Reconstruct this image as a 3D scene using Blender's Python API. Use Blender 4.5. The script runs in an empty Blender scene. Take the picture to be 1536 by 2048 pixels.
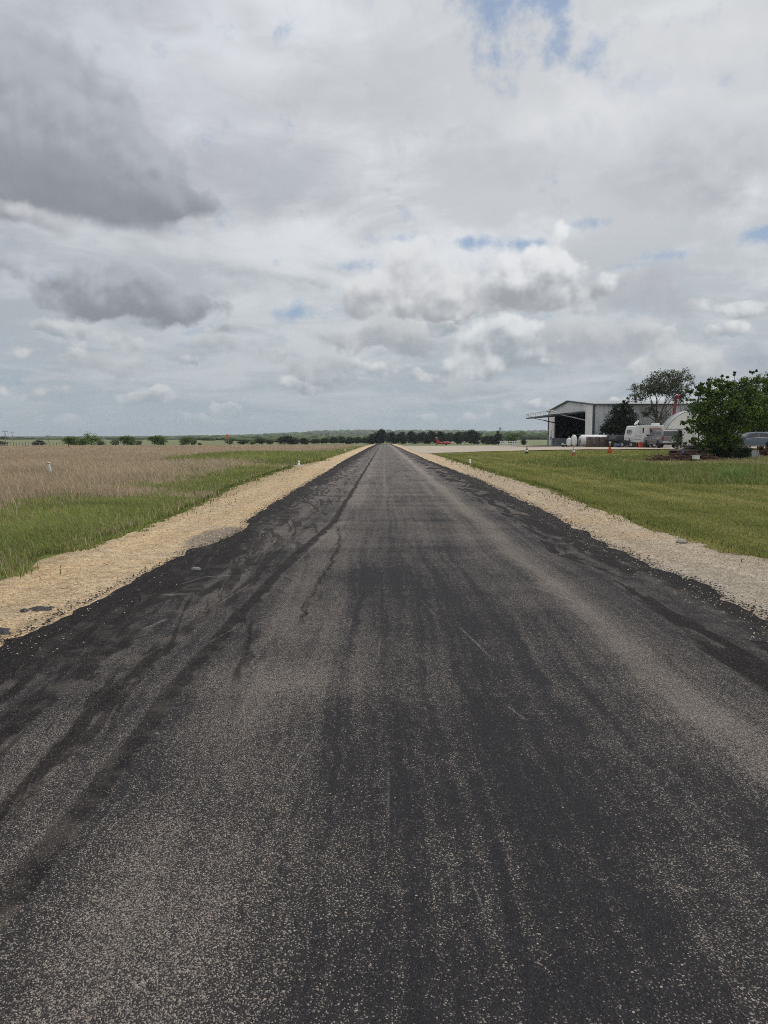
import bpy, bmesh, math, random
import numpy as np
from mathutils import Vector, Matrix

random.seed(7)
rng = np.random.default_rng(11)
scene = bpy.context.scene
COL = scene.collection
R = math.radians

# ------------------------------------------------------------------ camera
FOC = 1539.0                       # focal length in pixels of the 1536 x 2048 photograph
CAM_H = 1.6
PITCH = math.atan(147 / FOC)       # tilted slightly down
cam_d = bpy.data.cameras.new('camera')
cam_d.sensor_fit = 'VERTICAL'
cam_d.sensor_height = 36.0
cam_d.lens = 36.0 * FOC / 2048
cam_d.clip_start = 0.05
cam_d.clip_end = 20000
cam = bpy.data.objects.new('camera', cam_d)
cam.location = (0, 0, CAM_H)
cam.rotation_euler = (math.pi / 2 - PITCH, 0, 0)
COL.objects.link(cam)
scene.camera = cam

scene.view_settings.view_transform = 'Standard'
scene.view_settings.look = 'None'
scene.view_settings.gamma = 1
scene.view_settings.exposure = 0.0
scene.render.engine = 'CYCLES'
scene.cycles.use_denoising = False
scene.cycles.filter_width = 1.0
scene.cycles.use_adaptive_sampling = False
scene.cycles.max_bounces = 6
scene.cycles.transparent_max_bounces = 6
scene.cycles.volume_bounces = 0

SUN_EL, SUN_AZ = 58.0, 62.0        # degrees; azimuth clockwise from the runway direction (+Y)


# ------------------------------------------------------------------ node helper
def lin(r, g, b):
    def f(c):
        c /= 255.0
        return c / 12.92 if c <= 0.04045 else ((c + 0.055) / 1.055) ** 2.4
    return (f(r), f(g), f(b))


class S:
    """a shader socket with arithmetic"""
    def __init__(s, nt, sock): s.nt, s.k = nt, sock
    def _m(s, op, *a): return math_node(s.nt, op, s, *a)
    def __add__(s, o): return s._m('ADD', o)
    __radd__ = __add__
    def __sub__(s, o): return s._m('SUBTRACT', o)
    def __rsub__(s, o): return math_node(s.nt, 'SUBTRACT', o, s)
    def __mul__(s, o): return s._m('MULTIPLY', o)
    __rmul__ = __mul__
    def __truediv__(s, o): return s._m('DIVIDE', o)
    def __rtruediv__(s, o): return math_node(s.nt, 'DIVIDE', o, s)
    def max(s, o): return s._m('MAXIMUM', o)
    def min(s, o): return s._m('MINIMUM', o)
    def clamp(s):
        r = s._m('ADD', 0.0)
        r.k.node.use_clamp = True
        return r
    def abs(s): return s._m('ABSOLUTE')
    def sqrt(s): return s._m('SQRT')
    def pow(s, o): return s._m('POWER', o)
    def gauss(s, c, w):                     # exp(-((s-c)/w)^2)
        t = (s - c) / w
        return math_node(s.nt, 'EXPONENT', (t * t) * -1.0)
    def step(s, a, b):                      # smoothstep from a to b (b may be below a)
        n = s.nt.nodes.new('ShaderNodeMapRange')
        n.interpolation_type = 'SMOOTHSTEP'
        put(s.nt, n.inputs['Value'], s)
        flip = isinstance(a, (int, float)) and isinstance(b, (int, float)) and a > b
        if flip: a, b = b, a
        put(s.nt, n.inputs['From Min'], a); put(s.nt, n.inputs['From Max'], b)
        n.inputs['To Min'].default_value = 1.0 if flip else 0.0
        n.inputs['To Max'].default_value = 0.0 if flip else 1.0
        return S(s.nt, n.outputs['Result'])


def put(nt, inp, v):
    if isinstance(v, S): nt.links.new(v.k, inp)
    elif isinstance(v, (tuple, list)):
        v = tuple(v)
        n = len(inp.default_value)
        inp.default_value = v[:n] if len(v) >= n else v + (1.0,)
    else: inp.default_value = v


def math_node(nt, op, *a):
    n = nt.nodes.new('ShaderNodeMath'); n.operation = op
    for i, v in enumerate(a): put(nt, n.inputs[i], v)
    return S(nt, n.outputs[0])


def vec(nt, x, y, z=0.0):
    n = nt.nodes.new('ShaderNodeCombineXYZ')
    for i, v in enumerate((x, y, z)): put(nt, n.inputs[i], v)
    return S(nt, n.outputs[0])


def xyz(nt, v):
    n = nt.nodes.new('ShaderNodeSeparateXYZ'); put(nt, n.inputs[0], v)
    return [S(nt, o) for o in n.outputs]


def noise(nt, v, scale=1.0, detail=3.0, rough=0.5, dist=0.0, color=False, lac=2.0, dim='2D'):
    n = nt.nodes.new('ShaderNodeTexNoise'); n.noise_dimensions = dim
    put(nt, n.inputs['Vector'], v)
    n.inputs['Scale'].default_value = scale
    n.inputs['Detail'].default_value = detail
    n.inputs['Roughness'].default_value = rough
    n.inputs['Lacunarity'].default_value = lac
    n.inputs['Distortion'].default_value = dist
    return S(nt, n.outputs['Color' if color else 'Fac'])


def voronoi(nt, v, scale=1.0, feature='F1', detail=0.0, rough=0.5, smooth=0.5, dim='2D', rand=1.0):
    n = nt.nodes.new('ShaderNodeTexVoronoi'); n.feature = feature; n.voronoi_dimensions = dim
    put(nt, n.inputs['Vector'], v)
    n.inputs['Scale'].default_value = scale
    if 'Detail' in n.inputs: n.inputs['Detail'].default_value = detail
    if 'Roughness' in n.inputs: n.inputs['Roughness'].default_value = rough
    if 'Smoothness' in n.inputs: n.inputs['Smoothness'].default_value = smooth
    n.inputs['Randomness'].default_value = rand
    return n


def mix(nt, f, a, b, mode='MIX'):
    n = nt.nodes.new('ShaderNodeMix'); n.data_type = 'RGBA'; n.blend_type = mode
    put(nt, n.inputs[0], f); put(nt, n.inputs[6], a); put(nt, n.inputs[7], b)
    return S(nt, n.outputs[2])


def scale_col(nt, c, f):
    n = nt.nodes.new('ShaderNodeVectorMath'); n.operation = 'SCALE'
    put(nt, n.inputs[0], c); put(nt, n.inputs['Scale'], f)
    return S(nt, n.outputs[0])


# ------------------------------------------------------------------ sky
def direction(px, py):
    """azimuth and elevation of a direction seen in the photograph"""
    u = 1024 - py
    x, y, z = px - 768, u * math.sin(PITCH) + FOC * math.cos(PITCH), u * math.cos(PITCH) - FOC * math.sin(PITCH)
    return math.atan2(x, y), math.asin(z / math.sqrt(x * x + y * y + z * z))


def build_world():
    w = bpy.data.worlds.new('World')
    scene.world = w
    w.use_nodes = True
    nt = w.node_tree
    nt.nodes.clear()
    out = nt.nodes.new('ShaderNodeOutputWorld')
    bg = nt.nodes.new('ShaderNodeBackground')
    nt.links.new(bg.outputs[0], out.inputs[0])
    STR = 0.1
    bg.inputs['Strength'].default_value = STR
    tc = nt.nodes.new('ShaderNodeTexCoord')
    d = S(nt, tc.outputs['Generated'])
    dx, dy, dz = xyz(nt, d)
    dz = dz.min(1.0).max(-1.0)
    az = math_node(nt, 'ARCTAN2', dx, dy)
    el = math_node(nt, 'ARCSINE', dz)
    sky = nt.nodes.new('ShaderNodeTexSky')
    sky.sky_type = 'NISHITA'; sky.sun_disc = False
    sky.sun_elevation = R(SUN_EL); sky.sun_rotation = R(SUN_AZ)
    sky.air_density = 1.0; sky.dust_density = 1.5; sky.ozone_density = 1.0
    sky_c = S(nt, sky.outputs[0])

    def C(r, g, b, k=1.0):
        return tuple(c * k / STR for c in lin(r, g, b))

    # cloud-deck coordinates (a flat sheet overhead, so it crowds towards the horizon)
    h = dz.max(0.0) + 0.13
    q = vec(nt, dx / h, dy / h, 0.37)
    ae = vec(nt, az, el, 0.0)
    n_big = noise(nt, q, 0.75, 4, 0.5, 0.3)
    n_mid = noise(nt, q, 2.1, 6, 0.56, 0.35)
    n_fine = noise(nt, vec(nt, az * 1.0, el * 2.0, 3.0), 11, 6, 0.6, 0.4)

    # --- high deck: slowly varying grey sheet, brighter to the upper right
    lo = C(164, 176, 184)
    deck_l = C(192, 197, 204)
    deck_r = C(230, 233, 237)
    sheet = mix(nt, az.step(-0.5, 0.25), deck_l, deck_r)
    t = (n_big - 0.5) * 1.5 + (n_mid - 0.5) * 1.5 + (n_fine - 0.5) * 0.7
    sheet = mix(nt, (t * 1.0 + 0.46).step(0.1, 0.95), scale_col(nt, sheet, 0.78), scale_col(nt, sheet, 1.12))
    sheet = mix(nt, el.step(0.36, 0.17) * 0.6, sheet, mix(nt, (t * 0.9 + 0.5).step(0.1, 0.9), C(180, 187, 194), C(212, 216, 219)))
    sheet = mix(nt, el.step(0.26, 0.0) * 0.85, sheet, mix(nt, (t + 0.5).step(0.2, 0.8), lo, C(180, 188, 193)))

    # --- torn openings where the blue shows
    gaps = None
    for (px, py, rx, ry, k) in [(1020, 20, 95, 90, 1.0), (990, 100, 42, 45, .8), (1115, 85, 34, 52, 1.0), (1165, 125, 50, 26, .7),
                                (1290, 168, 52, 22, 0.85), (1215, 140, 42, 24, .6), (1100, 10, 60, 35, .8), (1455, 160, 30, 16, .6),
                                (690, 534, 50, 13, .9), (960, 486, 60, 15, 1.0), (1060, 487, 60, 12, .85),
                                (1525, 466, 42, 13, 1.0), (590, 625, 80, 16, .75), (805, 478, 28, 13, .8), (1180, 445, 36, 13, .6),
                                (1120, 632, 110, 12, .5), (1330, 512, 60, 9, .5), (1290, 530, 60, 8, .4), (430, 660, 60, 12, .45)]:
        a0, e0 = direction(px, py)
        b = math_node(nt, 'EXPONENT', (((az - a0) / (rx / FOC)).pow(2) + ((el - e0) / (ry / FOC)).pow(2)) * -1.0) * k
        gaps = b if gaps is None else gaps.max(b)
    n_gap = noise(nt, ae, 21, 7, 0.64, 0.0)
    gap = (gaps * 1.15 + (n_gap - 0.5) * 2.8 + 0.04).step(0.2, 1.4)
    blue = mix(nt, 0.55, scale_col(nt, sky_c, 1.0), C(126, 157, 196))
    col = mix(nt, gap * 0.80, sheet, blue)

    # --- separate cumulus in front of the deck
    wcol = noise(nt, ae, 9.0, 5, 0.55, 0.0, color=True)
    wx, wy, _ = xyz(nt, wcol)
    puff = voronoi(nt, ae, 17.0, 'SMOOTH_F1', 3, 0.5, 0.6)
    puff_f = S(nt, puff.outputs['Distance'])
    puff2 = voronoi(nt, vec(nt, az + 0.006, el + 0.012, 0.0), 17.0, 'SMOOTH_F1', 3, 0.5, 0.6)
    relief = (S(nt, puff2.outputs['Distance']) - puff_f)
    wxc, wyc = wx - 0.5, wy - 0.5

    # rows of little cumulus low in the distance: one puff to a cell
    U = az * 8.5 + wxc * 0.9
    V = el * 27.0 + wyc * 1.1
    cell = voronoi(nt, vec(nt, U, V, 0.0), 1.0, 'F1', rand=0.9)
    cpx, cpy, _ = xyz(nt, S(nt, cell.outputs['Position']))
    cr, cg_, _ = xyz(nt, S(nt, cell.outputs['Color']))
    du, dv = U - cpx, V - cpy
    rr = (du * du + dv * dv * 1.5).sqrt() + (puff_f - 0.34) * 0.55 + (n_fine - 0.5) * 0.5
    lowmask = el.step(0.235, 0.13) * el.step(0.004, 0.03)
    pm = rr.step(0.60, 0.40) * cr.step(0.08, 0.30) * lowmask
    psh = (dv * 1.1 + 0.48 + relief * 0.9 + (n_fine - 0.5) * 0.5).step(0.0, 1.0)
    pc = mix(nt, psh, C(158, 167, 175), mix(nt, az.step(-0.35, 0.3), C(206, 209, 211), C(226, 228, 229)))
    col = mix(nt, pm * 0.95, col, pc)

    def cloud(col, px, py, a, bt, bb, top, bot, soft=0.16, rot=0.0, puffy=0.5, alpha=1.0, lit=1.0, nz=1.0, warp=1.0):
        a0, e0 = direction(px, py)
        u, v = az + wxc * (0.11 * warp) - a0, el + wyc * (0.085 * warp) - e0
        if rot:
            c, s_ = math.cos(rot), math.sin(rot)
            u, v = u * c + v * s_, v * c - u * s_
        u = u / (a / FOC)
        up = v.max(0.0) / (bt / FOC)
        dn = v.min(0.0) / (bb / FOC)
        vv = up + dn
        r = (u * u + vv * vv).sqrt() + (puff_f - 0.34) * puffy * (vv.step(-1.0, 0.4) * 0.8 + 0.2) + (n_fine - 0.5) * (0.3 * nz)
        m = r.step(1.0 + soft * 0.6, 1.0 - soft)
        shade = (vv * 0.45 + 0.5 + relief * 1.25 * puffy + (n_fine - 0.5) * (0.5 * nz) + (n_mid - 0.5) * (0.3 * nz)).step(0.0, 1.0)
        rim = (r.step(0.55, 1.0) * vv.step(-0.1, 0.7)) * lit
        body = mix(nt, shade, C(*bot), C(*top))
        body = mix(nt, rim * 0.6, body, scale_col(nt, C(*top), 1.15))
        return mix(nt, m * alpha, col, body)

    for args in [
        # soft dark patches in the deck
        dict(px=1000, py=275, a=200, bt=90, bb=75, top=(206, 209, 213), bot=(184, 187, 193), soft=.7, puffy=.2, alpha=.7, lit=0),
        dict(px=1400, py=330, a=190, bt=95, bb=62, top=(205, 208, 213), bot=(174, 177, 184), soft=.55, puffy=.25, alpha=.85, lit=.3),
        dict(px=1230, py=240, a=260, bt=62, bb=60, top=(229, 231, 234), bot=(208, 211, 216), soft=.6, puffy=.3, alpha=.7, lit=.3),
        dict(px=1400, py=120, a=170, bt=90, bb=60, top=(224, 226, 229), bot=(203, 206, 211), soft=.6, puffy=.25, alpha=.6, lit=.2),
        dict(px=560, py=350, a=170, bt=60, bb=70, top=(189, 193, 200), bot=(172, 176, 184), soft=.8, puffy=.2, alpha=.75, lit=0),
        dict(px=740, py=120, a=180, bt=110, bb=90, top=(205, 209, 215), bot=(192, 197, 204), soft=.8, puffy=.2, alpha=.6, lit=0),
        # the big dark cloud on the left
        dict(px=470, py=200, a=150, bt=90, bb=70, top=(200, 204, 209), bot=(186, 190, 197), soft=.7, puffy=.3, alpha=.6, lit=.3),
        dict(px=20, py=225, a=232, bt=152, bb=160, top=(180, 186, 192), bot=(140, 144, 152), soft=.12, puffy=.32, lit=.12, nz=.2, warp=.4),
        dict(px=190, py=318, a=195, bt=112, bb=105, top=(180, 185, 191), bot=(140, 144, 152), soft=.13, puffy=.34, lit=.12, nz=.2, warp=.4, rot=-.25),
        dict(px=312, py=388, a=112, bt=72, bb=46, top=(178, 183, 190), bot=(138, 142, 150), soft=.16, puffy=.45, lit=.1, nz=.4, warp=.5, rot=-.2),
        dict(px=130, py=385, a=270, bt=70, bb=46, top=(148, 152, 160), bot=(138, 142, 150), soft=.5, puffy=.3, alpha=.75, lit=0, nz=.5, warp=.5, rot=-.12),
        dict(px=60, py=418, a=110, bt=24, bb=26, top=(196, 198, 203), bot=(150, 153, 160), soft=.6, puffy=.4, rot=-.3, lit=.3),
        dict(px=240, py=585, a=230, bt=62, bb=60, top=(180, 185, 192), bot=(140, 145, 153), soft=.12, rot=-.1, puffy=.6, lit=.25, nz=.6, warp=.8),
        dict(px=330, py=590, a=110, bt=40, bb=34, top=(176, 181, 188), bot=(148, 153, 161), soft=.3, rot=-.25, puffy=.5, lit=.2),
        # right-hand cumulus rows
        dict(px=1330, py=575, a=85, bt=62, bb=55, top=(190, 193, 199), bot=(173, 177, 184), soft=.35, puffy=.5, alpha=.85, lit=.2),
        dict(px=850, py=610, a=250, bt=135, bb=32, top=(220, 222, 224), bot=(166, 169, 174), soft=.13, puffy=.62, nz=.55, warp=.6, lit=.6),
        dict(px=1090, py=572, a=150, bt=112, bb=58, top=(228, 230, 232), bot=(160, 164, 170), soft=.13, puffy=.62, nz=.55, warp=.6, lit=.6),
        dict(px=1200, py=700, a=150, bt=70, bb=44, top=(200, 203, 206), bot=(170, 176, 182), soft=.25, puffy=.55, alpha=.9, lit=.7),
        dict(px=740, py=682, a=165, bt=50, bb=24, top=(198, 201, 204), bot=(160, 167, 173), soft=.25, puffy=.6, alpha=.9),
        dict(px=990, py=712, a=140, bt=88, bb=40, top=(222, 225, 227), bot=(160, 169, 176), soft=.17, puffy=.65, lit=.6),
        dict(px=1400, py=742, a=150, bt=66, bb=36, top=(206, 208, 209), bot=(168, 175, 182), soft=.3, puffy=.6, alpha=.85),
        dict(px=1505, py=700, a=70, bt=45, bb=45, top=(180, 186, 194), bot=(160, 168, 178), soft=.35, puffy=.5, alpha=.85, lit=.3),
        dict(px=660, py=752, a=95, bt=58, bb=24, top=(195, 200, 203), bot=(163, 172, 179), soft=.22, puffy=.6),
        dict(px=440, py=700, a=90, bt=28, bb=18, top=(190, 195, 198), bot=(168, 175, 182), soft=.35, puffy=.6, alpha=.8),
        dict(px=560, py=722, a=45, bt=20, bb=12, top=(200, 204, 206), bot=(172, 179, 185), soft=.35, puffy=.6, alpha=.85),
        dict(px=210, py=725, a=95, bt=28, bb=20, top=(188, 193, 196), bot=(168, 175, 182), soft=.4, puffy=.6, alpha=.75),
        dict(px=940, py=775, a=120, bt=24, bb=16, top=(188, 194, 197), bot=(165, 174, 181), soft=.4, puffy=.6, alpha=.8),
        dict(px=40, py=815, a=70, bt=18, bb=14, top=(184, 189, 191), bot=(167, 175, 180), soft=.45, puffy=.6, alpha=.8),
    ]:
        col = cloud(col, **args)

    # pale air low over the land
    air = mix(nt, el.step(0.075, 0.0) * 0.72, col, C(166, 179, 187))
    # thin bright cloud around the hidden sun, above the picture
    sx = math.cos(R(SUN_EL)) * math.sin(R(SUN_AZ)); sy = math.cos(R(SUN_EL)) * math.cos(R(SUN_AZ)); sz = math.sin(R(SUN_EL))
    dot = dx * sx + dy * sy + dz * sz
    glow = dot.step(0.78, 1.0) * 0.9 + dz.step(0.5, 0.95) * 0.35 + 1.0
    air = scale_col(nt, air, glow)
    # below the horizon: ground-coloured
    fin = mix(nt, el.step(-0.004, -0.03), air, C(112, 112, 88))
    nt.links.new(fin.k, bg.inputs['Color'])
    w.cycles.sampling_method = 'MANUAL'
    w.cycles.sample_map_resolution = 512


build_world()

sun_d = bpy.data.lights.new('sun', 'SUN')
sun_d.energy = 1.5
sun_d.angle = R(12)
sun_d.color = (1.0, 0.95, 0.88)
sun = bpy.data.objects.new('sun', sun_d)
sun.location = (60, 30, 120)
sv = Vector((math.cos(R(SUN_EL)) * math.sin(R(SUN_AZ)), math.cos(R(SUN_EL)) * math.cos(R(SUN_AZ)), math.sin(R(SUN_EL))))
sun.rotation_euler = sv.to_track_quat('Z', 'Y').to_euler()
COL.objects.link(sun)


# ------------------------------------------------------------------ building helpers
def tag(o, label=None, cat=None, group=None, kind=None):
    if label: o['label'] = label
    if cat: o['category'] = cat
    if group: o['group'] = group
    if kind: o['kind'] = kind
    return o


def empty(name, loc, rz=0.0, label=None, cat=None, group=None):
    o = bpy.data.objects.new(name, None)
    o.location = loc
    o.rotation_euler = (0, 0, rz)
    o.empty_display_size = 0.2
    COL.objects.link(o)
    return tag(o, label, cat, group)


def copy_tree(o, parent=None):
    c = o.copy()
    COL.objects.link(c)
    c.parent = parent
    for ch in list(o.children): copy_tree(ch, c)
    return c


def link_mesh(name, me, mat, parent=None):
    o = bpy.data.objects.new(name, me)
    COL.objects.link(o)
    if mat is not None: me.materials.append(mat)
    if parent is not None: o.parent = parent
    return o


class MB:
    """collects shapes into one mesh"""
    def __init__(s): s.v, s.f = [], []

    def add(s, vs, fs, M=None):
        n = len(s.v)
        s.v += [tuple(M @ Vector(v)) if M is not None else tuple(v) for v in vs]
        s.f += [tuple(i + n for i in f) for f in fs]
        return s

    def box(s, c, d, rz=0.0, rx=0.0, ry=0.0, taper=1.0):
        x, y, z = d[0] / 2, d[1] / 2, d[2] / 2
        t = taper
        vs = [(-x, -y, -z), (x, -y, -z), (x, y, -z), (-x, y, -z), (-x * t, -y * t, z), (x * t, -y * t, z), (x * t, y * t, z), (-x * t, y * t, z)]
        fs = [(3, 2, 1, 0), (4, 5, 6, 7), (0, 1, 5, 4), (1, 2, 6, 5), (2, 3, 7, 6), (3, 0, 4, 7)]
        M = Matrix.Translation(c) @ Matrix.Rotation(rz, 4, 'Z') @ Matrix.Rotation(ry, 4, 'Y') @ Matrix.Rotation(rx, 4, 'X')
        return s.add(vs, fs, M)

    def tube(s, p0, p1, r0, r1=None, n=8, cap=True):
        r1 = r0 if r1 is None else r1
        p0, p1 = Vector(p0), Vector(p1)
        d = (p1 - p0)
        if d.length < 1e-6: return s
        q = d.to_track_quat('Z', 'Y').to_matrix()
        vs, fs = [], []
        for p, r in ((p0, r0), (p1, r1)):
            for i in range(n):
                a = 2 * math.pi * i / n
                vs.append(p + q @ Vector((r * math.cos(a), r * math.sin(a), 0)))
        for i in range(n):
            j = (i + 1) % n
            fs.append((i, j, n + j, n + i))
        if cap:
            fs.append(tuple(reversed(range(n)))); fs.append(tuple(range(n, 2 * n)))
        return s.add(vs, fs)

    def lathe(s, prof, M=None, n=16):
        """prof: (radius, height) pairs turned about Z"""
        vs, fs = [], []
        for r, z in prof:
            for i in range(n):
                a = 2 * math.pi * i / n
                vs.append((r * math.cos(a), r * math.sin(a), z))
        for k in range(len(prof) - 1):
            for i in range(n):
                j = (i + 1) % n
                fs.append((k * n + i, k * n + j, (k + 1) * n + j, (k + 1) * n + i))
        if prof[0][0] > 1e-4: fs.append(tuple(reversed(range(n))))
        if prof[-1][0] > 1e-4: fs.append(tuple(range((len(prof) - 1) * n, len(prof) * n)))
        return s.add(vs, fs, M)

    def prism(s, poly, y0, y1, inset=0.0, M=None):
        """poly in the x-z plane, extruded from y0 to y1"""
        n = len(poly)
        vs = [(x, y0, z) for x, z in poly] + [(x, y1, z) for x, z in poly]
        fs = [tuple(range(n)), tuple(reversed(range(n, 2 * n)))]
        for i in range(n):
            j = (i + 1) % n
            fs.append((i, n + i, n + j, j))
        return s.add(vs, fs, M)

    def mesh(s, name, smooth=False):
        me = bpy.data.meshes.new(name)
        me.from_pydata(s.v, [], s.f)
        me.validate()
        bm = bmesh.new(); bm.from_mesh(me)
        bmesh.ops.recalc_face_normals(bm, faces=bm.faces[:])
        bm.to_mesh(me); bm.free()
        if smooth:
            me.polygons.foreach_set('use_smooth', [True] * len(me.polygons))
        return me

    def build(s, name, mat, parent=None, smooth=False, bevel=0.0):
        o = link_mesh(name, s.mesh(name, smooth), mat, parent)
        if bevel:
            b = o.modifiers.new('bevel', 'BEVEL'); b.width = bevel; b.segments = 2; b.limit_method = 'ANGLE'; b.angle_limit = R(40)
        return o


def np_mesh(name, verts, faces, col=None):
    """mesh from numpy arrays; faces all of one size"""
    me = bpy.data.meshes.new(name)
    nv, nf, k = len(verts), len(faces), faces.shape[1]
    me.vertices.add(nv); me.vertices.foreach_set('co', np.ascontiguousarray(verts, dtype=np.float32).ravel())
    me.loops.add(nf * k); me.loops.foreach_set('vertex_index', np.ascontiguousarray(faces, dtype=np.int32).ravel())
    me.polygons.add(nf)
    me.polygons.foreach_set('loop_start', np.arange(0, nf * k, k, dtype=np.int32))
    me.update(calc_edges=True)
    if col is not None:
        a = me.attributes.new('Col', 'FLOAT_COLOR', 'POINT')
        c4 = np.ones((nv, 4), np.float32); c4[:, :3] = col
        a.data.foreach_set('color', c4.ravel())
    return me


def hash2(ix, iy, s=0):
    n = (ix.astype(np.int64) * 374761393 + iy.astype(np.int64) * 668265263 + s * 1442695041) & 0x7fffffff
    n = ((n ^ (n >> 13)) * 1274126177) & 0x7fffffff
    n = n ^ (n >> 16)
    return (n & 0xffff) / 65535.0


def vnoise(x, y, s=0):
    ix, iy = np.floor(x), np.floor(y)
    fx, fy = x - ix, y - iy
    fx, fy = fx * fx * (3 - 2 * fx), fy * fy * (3 - 2 * fy)
    a, b = hash2(ix, iy, s), hash2(ix + 1, iy, s)
    c, d = hash2(ix, iy + 1, s), hash2(ix + 1, iy + 1, s)
    return (a * (1 - fx) + b * fx) * (1 - fy) + (c * (1 - fx) + d * fx) * fy


def fbm(x, y, s=0, o=4):
    t, a, n = 0, .5, 0
    for i in range(o):
        t = t + a * vnoise(x * 2 ** i, y * 2 ** i, s + i); n += a; a *= .5
    return t / n


def ss(a, b, x):
    t = np.clip((x - a) / (b - a), 0, 1)
    return t * t * (3 - 2 * t)


# ------------------------------------------------------------------ materials
def new_mat(name):
    m = bpy.data.materials.new(name)
    m.use_nodes = True
    nt = m.node_tree
    b = nt.nodes['Principled BSDF']
    return m, nt, b


def pos(nt):
    g = nt.nodes.new('ShaderNodeNewGeometry')
    return S(nt, g.outputs['Position'])


def objpos(nt):
    g = nt.nodes.new('ShaderNodeTexCoord')
    return S(nt, g.outputs['Object'])


def bump(nt, b, hgt, strength=0.5, dist=0.01):
    n = nt.nodes.new('ShaderNodeBump')
    n.inputs['Strength'].default_value = strength
    n.inputs['Distance'].default_value = dist
    put(nt, n.inputs['Height'], hgt)
    nt.links.new(n.outputs[0], b.inputs['Normal'])


def simple(name, rgb, rough=0.6, metal=0.0, var=0.12, scale=6.0, spec=0.5, coat=0.0):
    """plain surface with a little grime"""
    m, nt, b = new_mat(name)
    p = objpos(nt)
    n = noise(nt, p, scale, 4, 0.6, dim='3D')
    c = scale_col(nt, rgb, n * (var * 2) + (1 - var))
    put(nt, b.inputs['Base Color'], c)
    put(nt, b.inputs['Roughness'], (n * 0.2 + (rough - 0.1)).clamp())
    b.inputs['Metallic'].default_value = metal
    b.inputs['Specular IOR Level'].default_value = spec
    if coat: b.inputs['Coat Weight'].default_value = coat
    return m


def leaf_material(name, trans=0.35, rough=0.6):
    m, nt, b = new_mat(name)
    a = nt.nodes.new('ShaderNodeAttribute'); a.attribute_name = 'Col'
    c = S(nt, a.outputs['Color'])
    put(nt, b.inputs['Base Color'], c)
    b.inputs['Roughness'].default_value = rough
    b.inputs['Specular IOR Level'].default_value = 0.25
    t = nt.nodes.new('ShaderNodeBsdfTranslucent')
    put(nt, t.inputs[0], scale_col(nt, c, 1.15))
    mx = nt.nodes.new('ShaderNodeMixShader'); mx.inputs[0].default_value = trans
    nt.links.new(b.outputs[0], mx.inputs[1]); nt.links.new(t.outputs[0], mx.inputs[2])
    nt.links.new(mx.outputs[0], nt.nodes['Material Output'].inputs[0])
    return m


def attr_material(name, rough=0.9):
    m, nt, b = new_mat(name)
    a = nt.nodes.new('ShaderNodeAttribute'); a.attribute_name = 'Col'
    put(nt, b.inputs['Base Color'], S(nt, a.outputs['Color']))
    b.inputs['Roughness'].default_value = rough
    b.inputs['Specular IOR Level'].default_value = 0.2
    return m


# ------------------------------------------------------------------ lie of the land
def zr(y):
    return np.interp(y, [-100, 0, 60, 100, 154, 294, 400, 6000], [0, 0, -.05, -.14, -.2, -.69, -.85, -.85])


def hill_ridge(px):
    return np.interp(px, [-900, 0, 130, 300, 440, 520, 560, 640, 740, 900, 1000, 1100, 1536, 2400], [4, 4, 5, 5.5, 6.5, 8, 10.5, 14, 15, 14.5, 13.5, 14.5, 15, 12])


def terr(x, y):
    x, y = np.asarray(x, float), np.asarray(y, float)
    z = zr(y) + 0.66 * ss(4, 26, x) * ss(35, 88, y) * (1 - ss(130, 240, y))
    z = z + 1.45 * ss(190, 480, y) * ss(40, 95, np.abs(x))
    return z


def terr_far(x, y):
    px = 768 + FOC * x / np.maximum(y, 1)
    e = hill_ridge(px) / FOC * 3800 - 6
    return terr(x, y) + np.maximum(e, 0) * ss(1100, 3800, y) * (0.8 + 0.4 * fbm(x / 500, y / 500, 5))


def tz(x, y): return float(terr(x, y))


# edges of the paving, surveyed along the runway
TAR_L = [(-3, -3.05), (2, -3.0), (5.85, -2.98), (6.53, -2.91), (7.57, -2.89), (8.22, -2.86), (9.16, -2.82), (10.48, -2.77), (11.05, -2.85), (11.75, -2.6), (13.0, -2.47), (13.9, -2.5), (15.0, -2.66), (18.4, -2.74), (25.5, -2.79), (37, -2.84), (59, -3.0), (100, -3.11), (156, -3.15), (285, -3.4), (330, -3.4)]
TAR_R = [(-3, 3.4), (5, 3.4), (6.66, 3.38), (7.12, 3.4), (7.69, 3.41), (8.36, 3.48), (8.99, 3.38), (9.72, 3.33), (10.8, 3.42), (11.87, 3.36), (13.9, 3.47), (16.2, 3.52), (19.8, 3.6), (24.3, 3.65), (32, 3.75), (42, 3.6), (61, 3.3), (82, 3.4), (100, 3.24), (156, 3.2), (285, 3.14), (330, 3.1)]
GRV_L = [(-3, -4.3), (5, -4.3), (8.6, -4.35), (9.34, -4.41), (10.34, -4.54), (11.3, -4.43), (12.5, -4.4), (14.3, -4.38), (16.8, -4.36), (20.3, -4.6), (25.5, -4.95), (32, -5.2), (38.9, -5.25), (44.5, -5.2), (45.6, -5.9), (46.8, -5.9), (48.4, -5.2), (58, -4.75), (85, -4.75), (131, -4.9), (240, -5.0), (330, -5.0)]
GRV_R = [(-3, 5.3), (8, 5.3), (10.2, 5.15), (11, 4.9), (12.8, 4.85), (13.4, 4.68), (15.7, 4.9), (17.4, 4.9), (20.6, 5.1), (24.3, 5.22), (28.5, 5.2), (34.5, 5.2), (45, 5.3), (62, 5.3), (80, 5.3), (240, 5.2), (330, 5.2)]


def edge(tab, y): return np.interp(y, [t[0] for t in tab], [t[1] for t in tab])


# ------------------------------------------------------------------ ground
def graded(stops):
    out = []
    for a, b, st in stops:
        out.append(np.arange(a, b, st))
    return np.concatenate(out + [[stops[-1][1]]])


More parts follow.
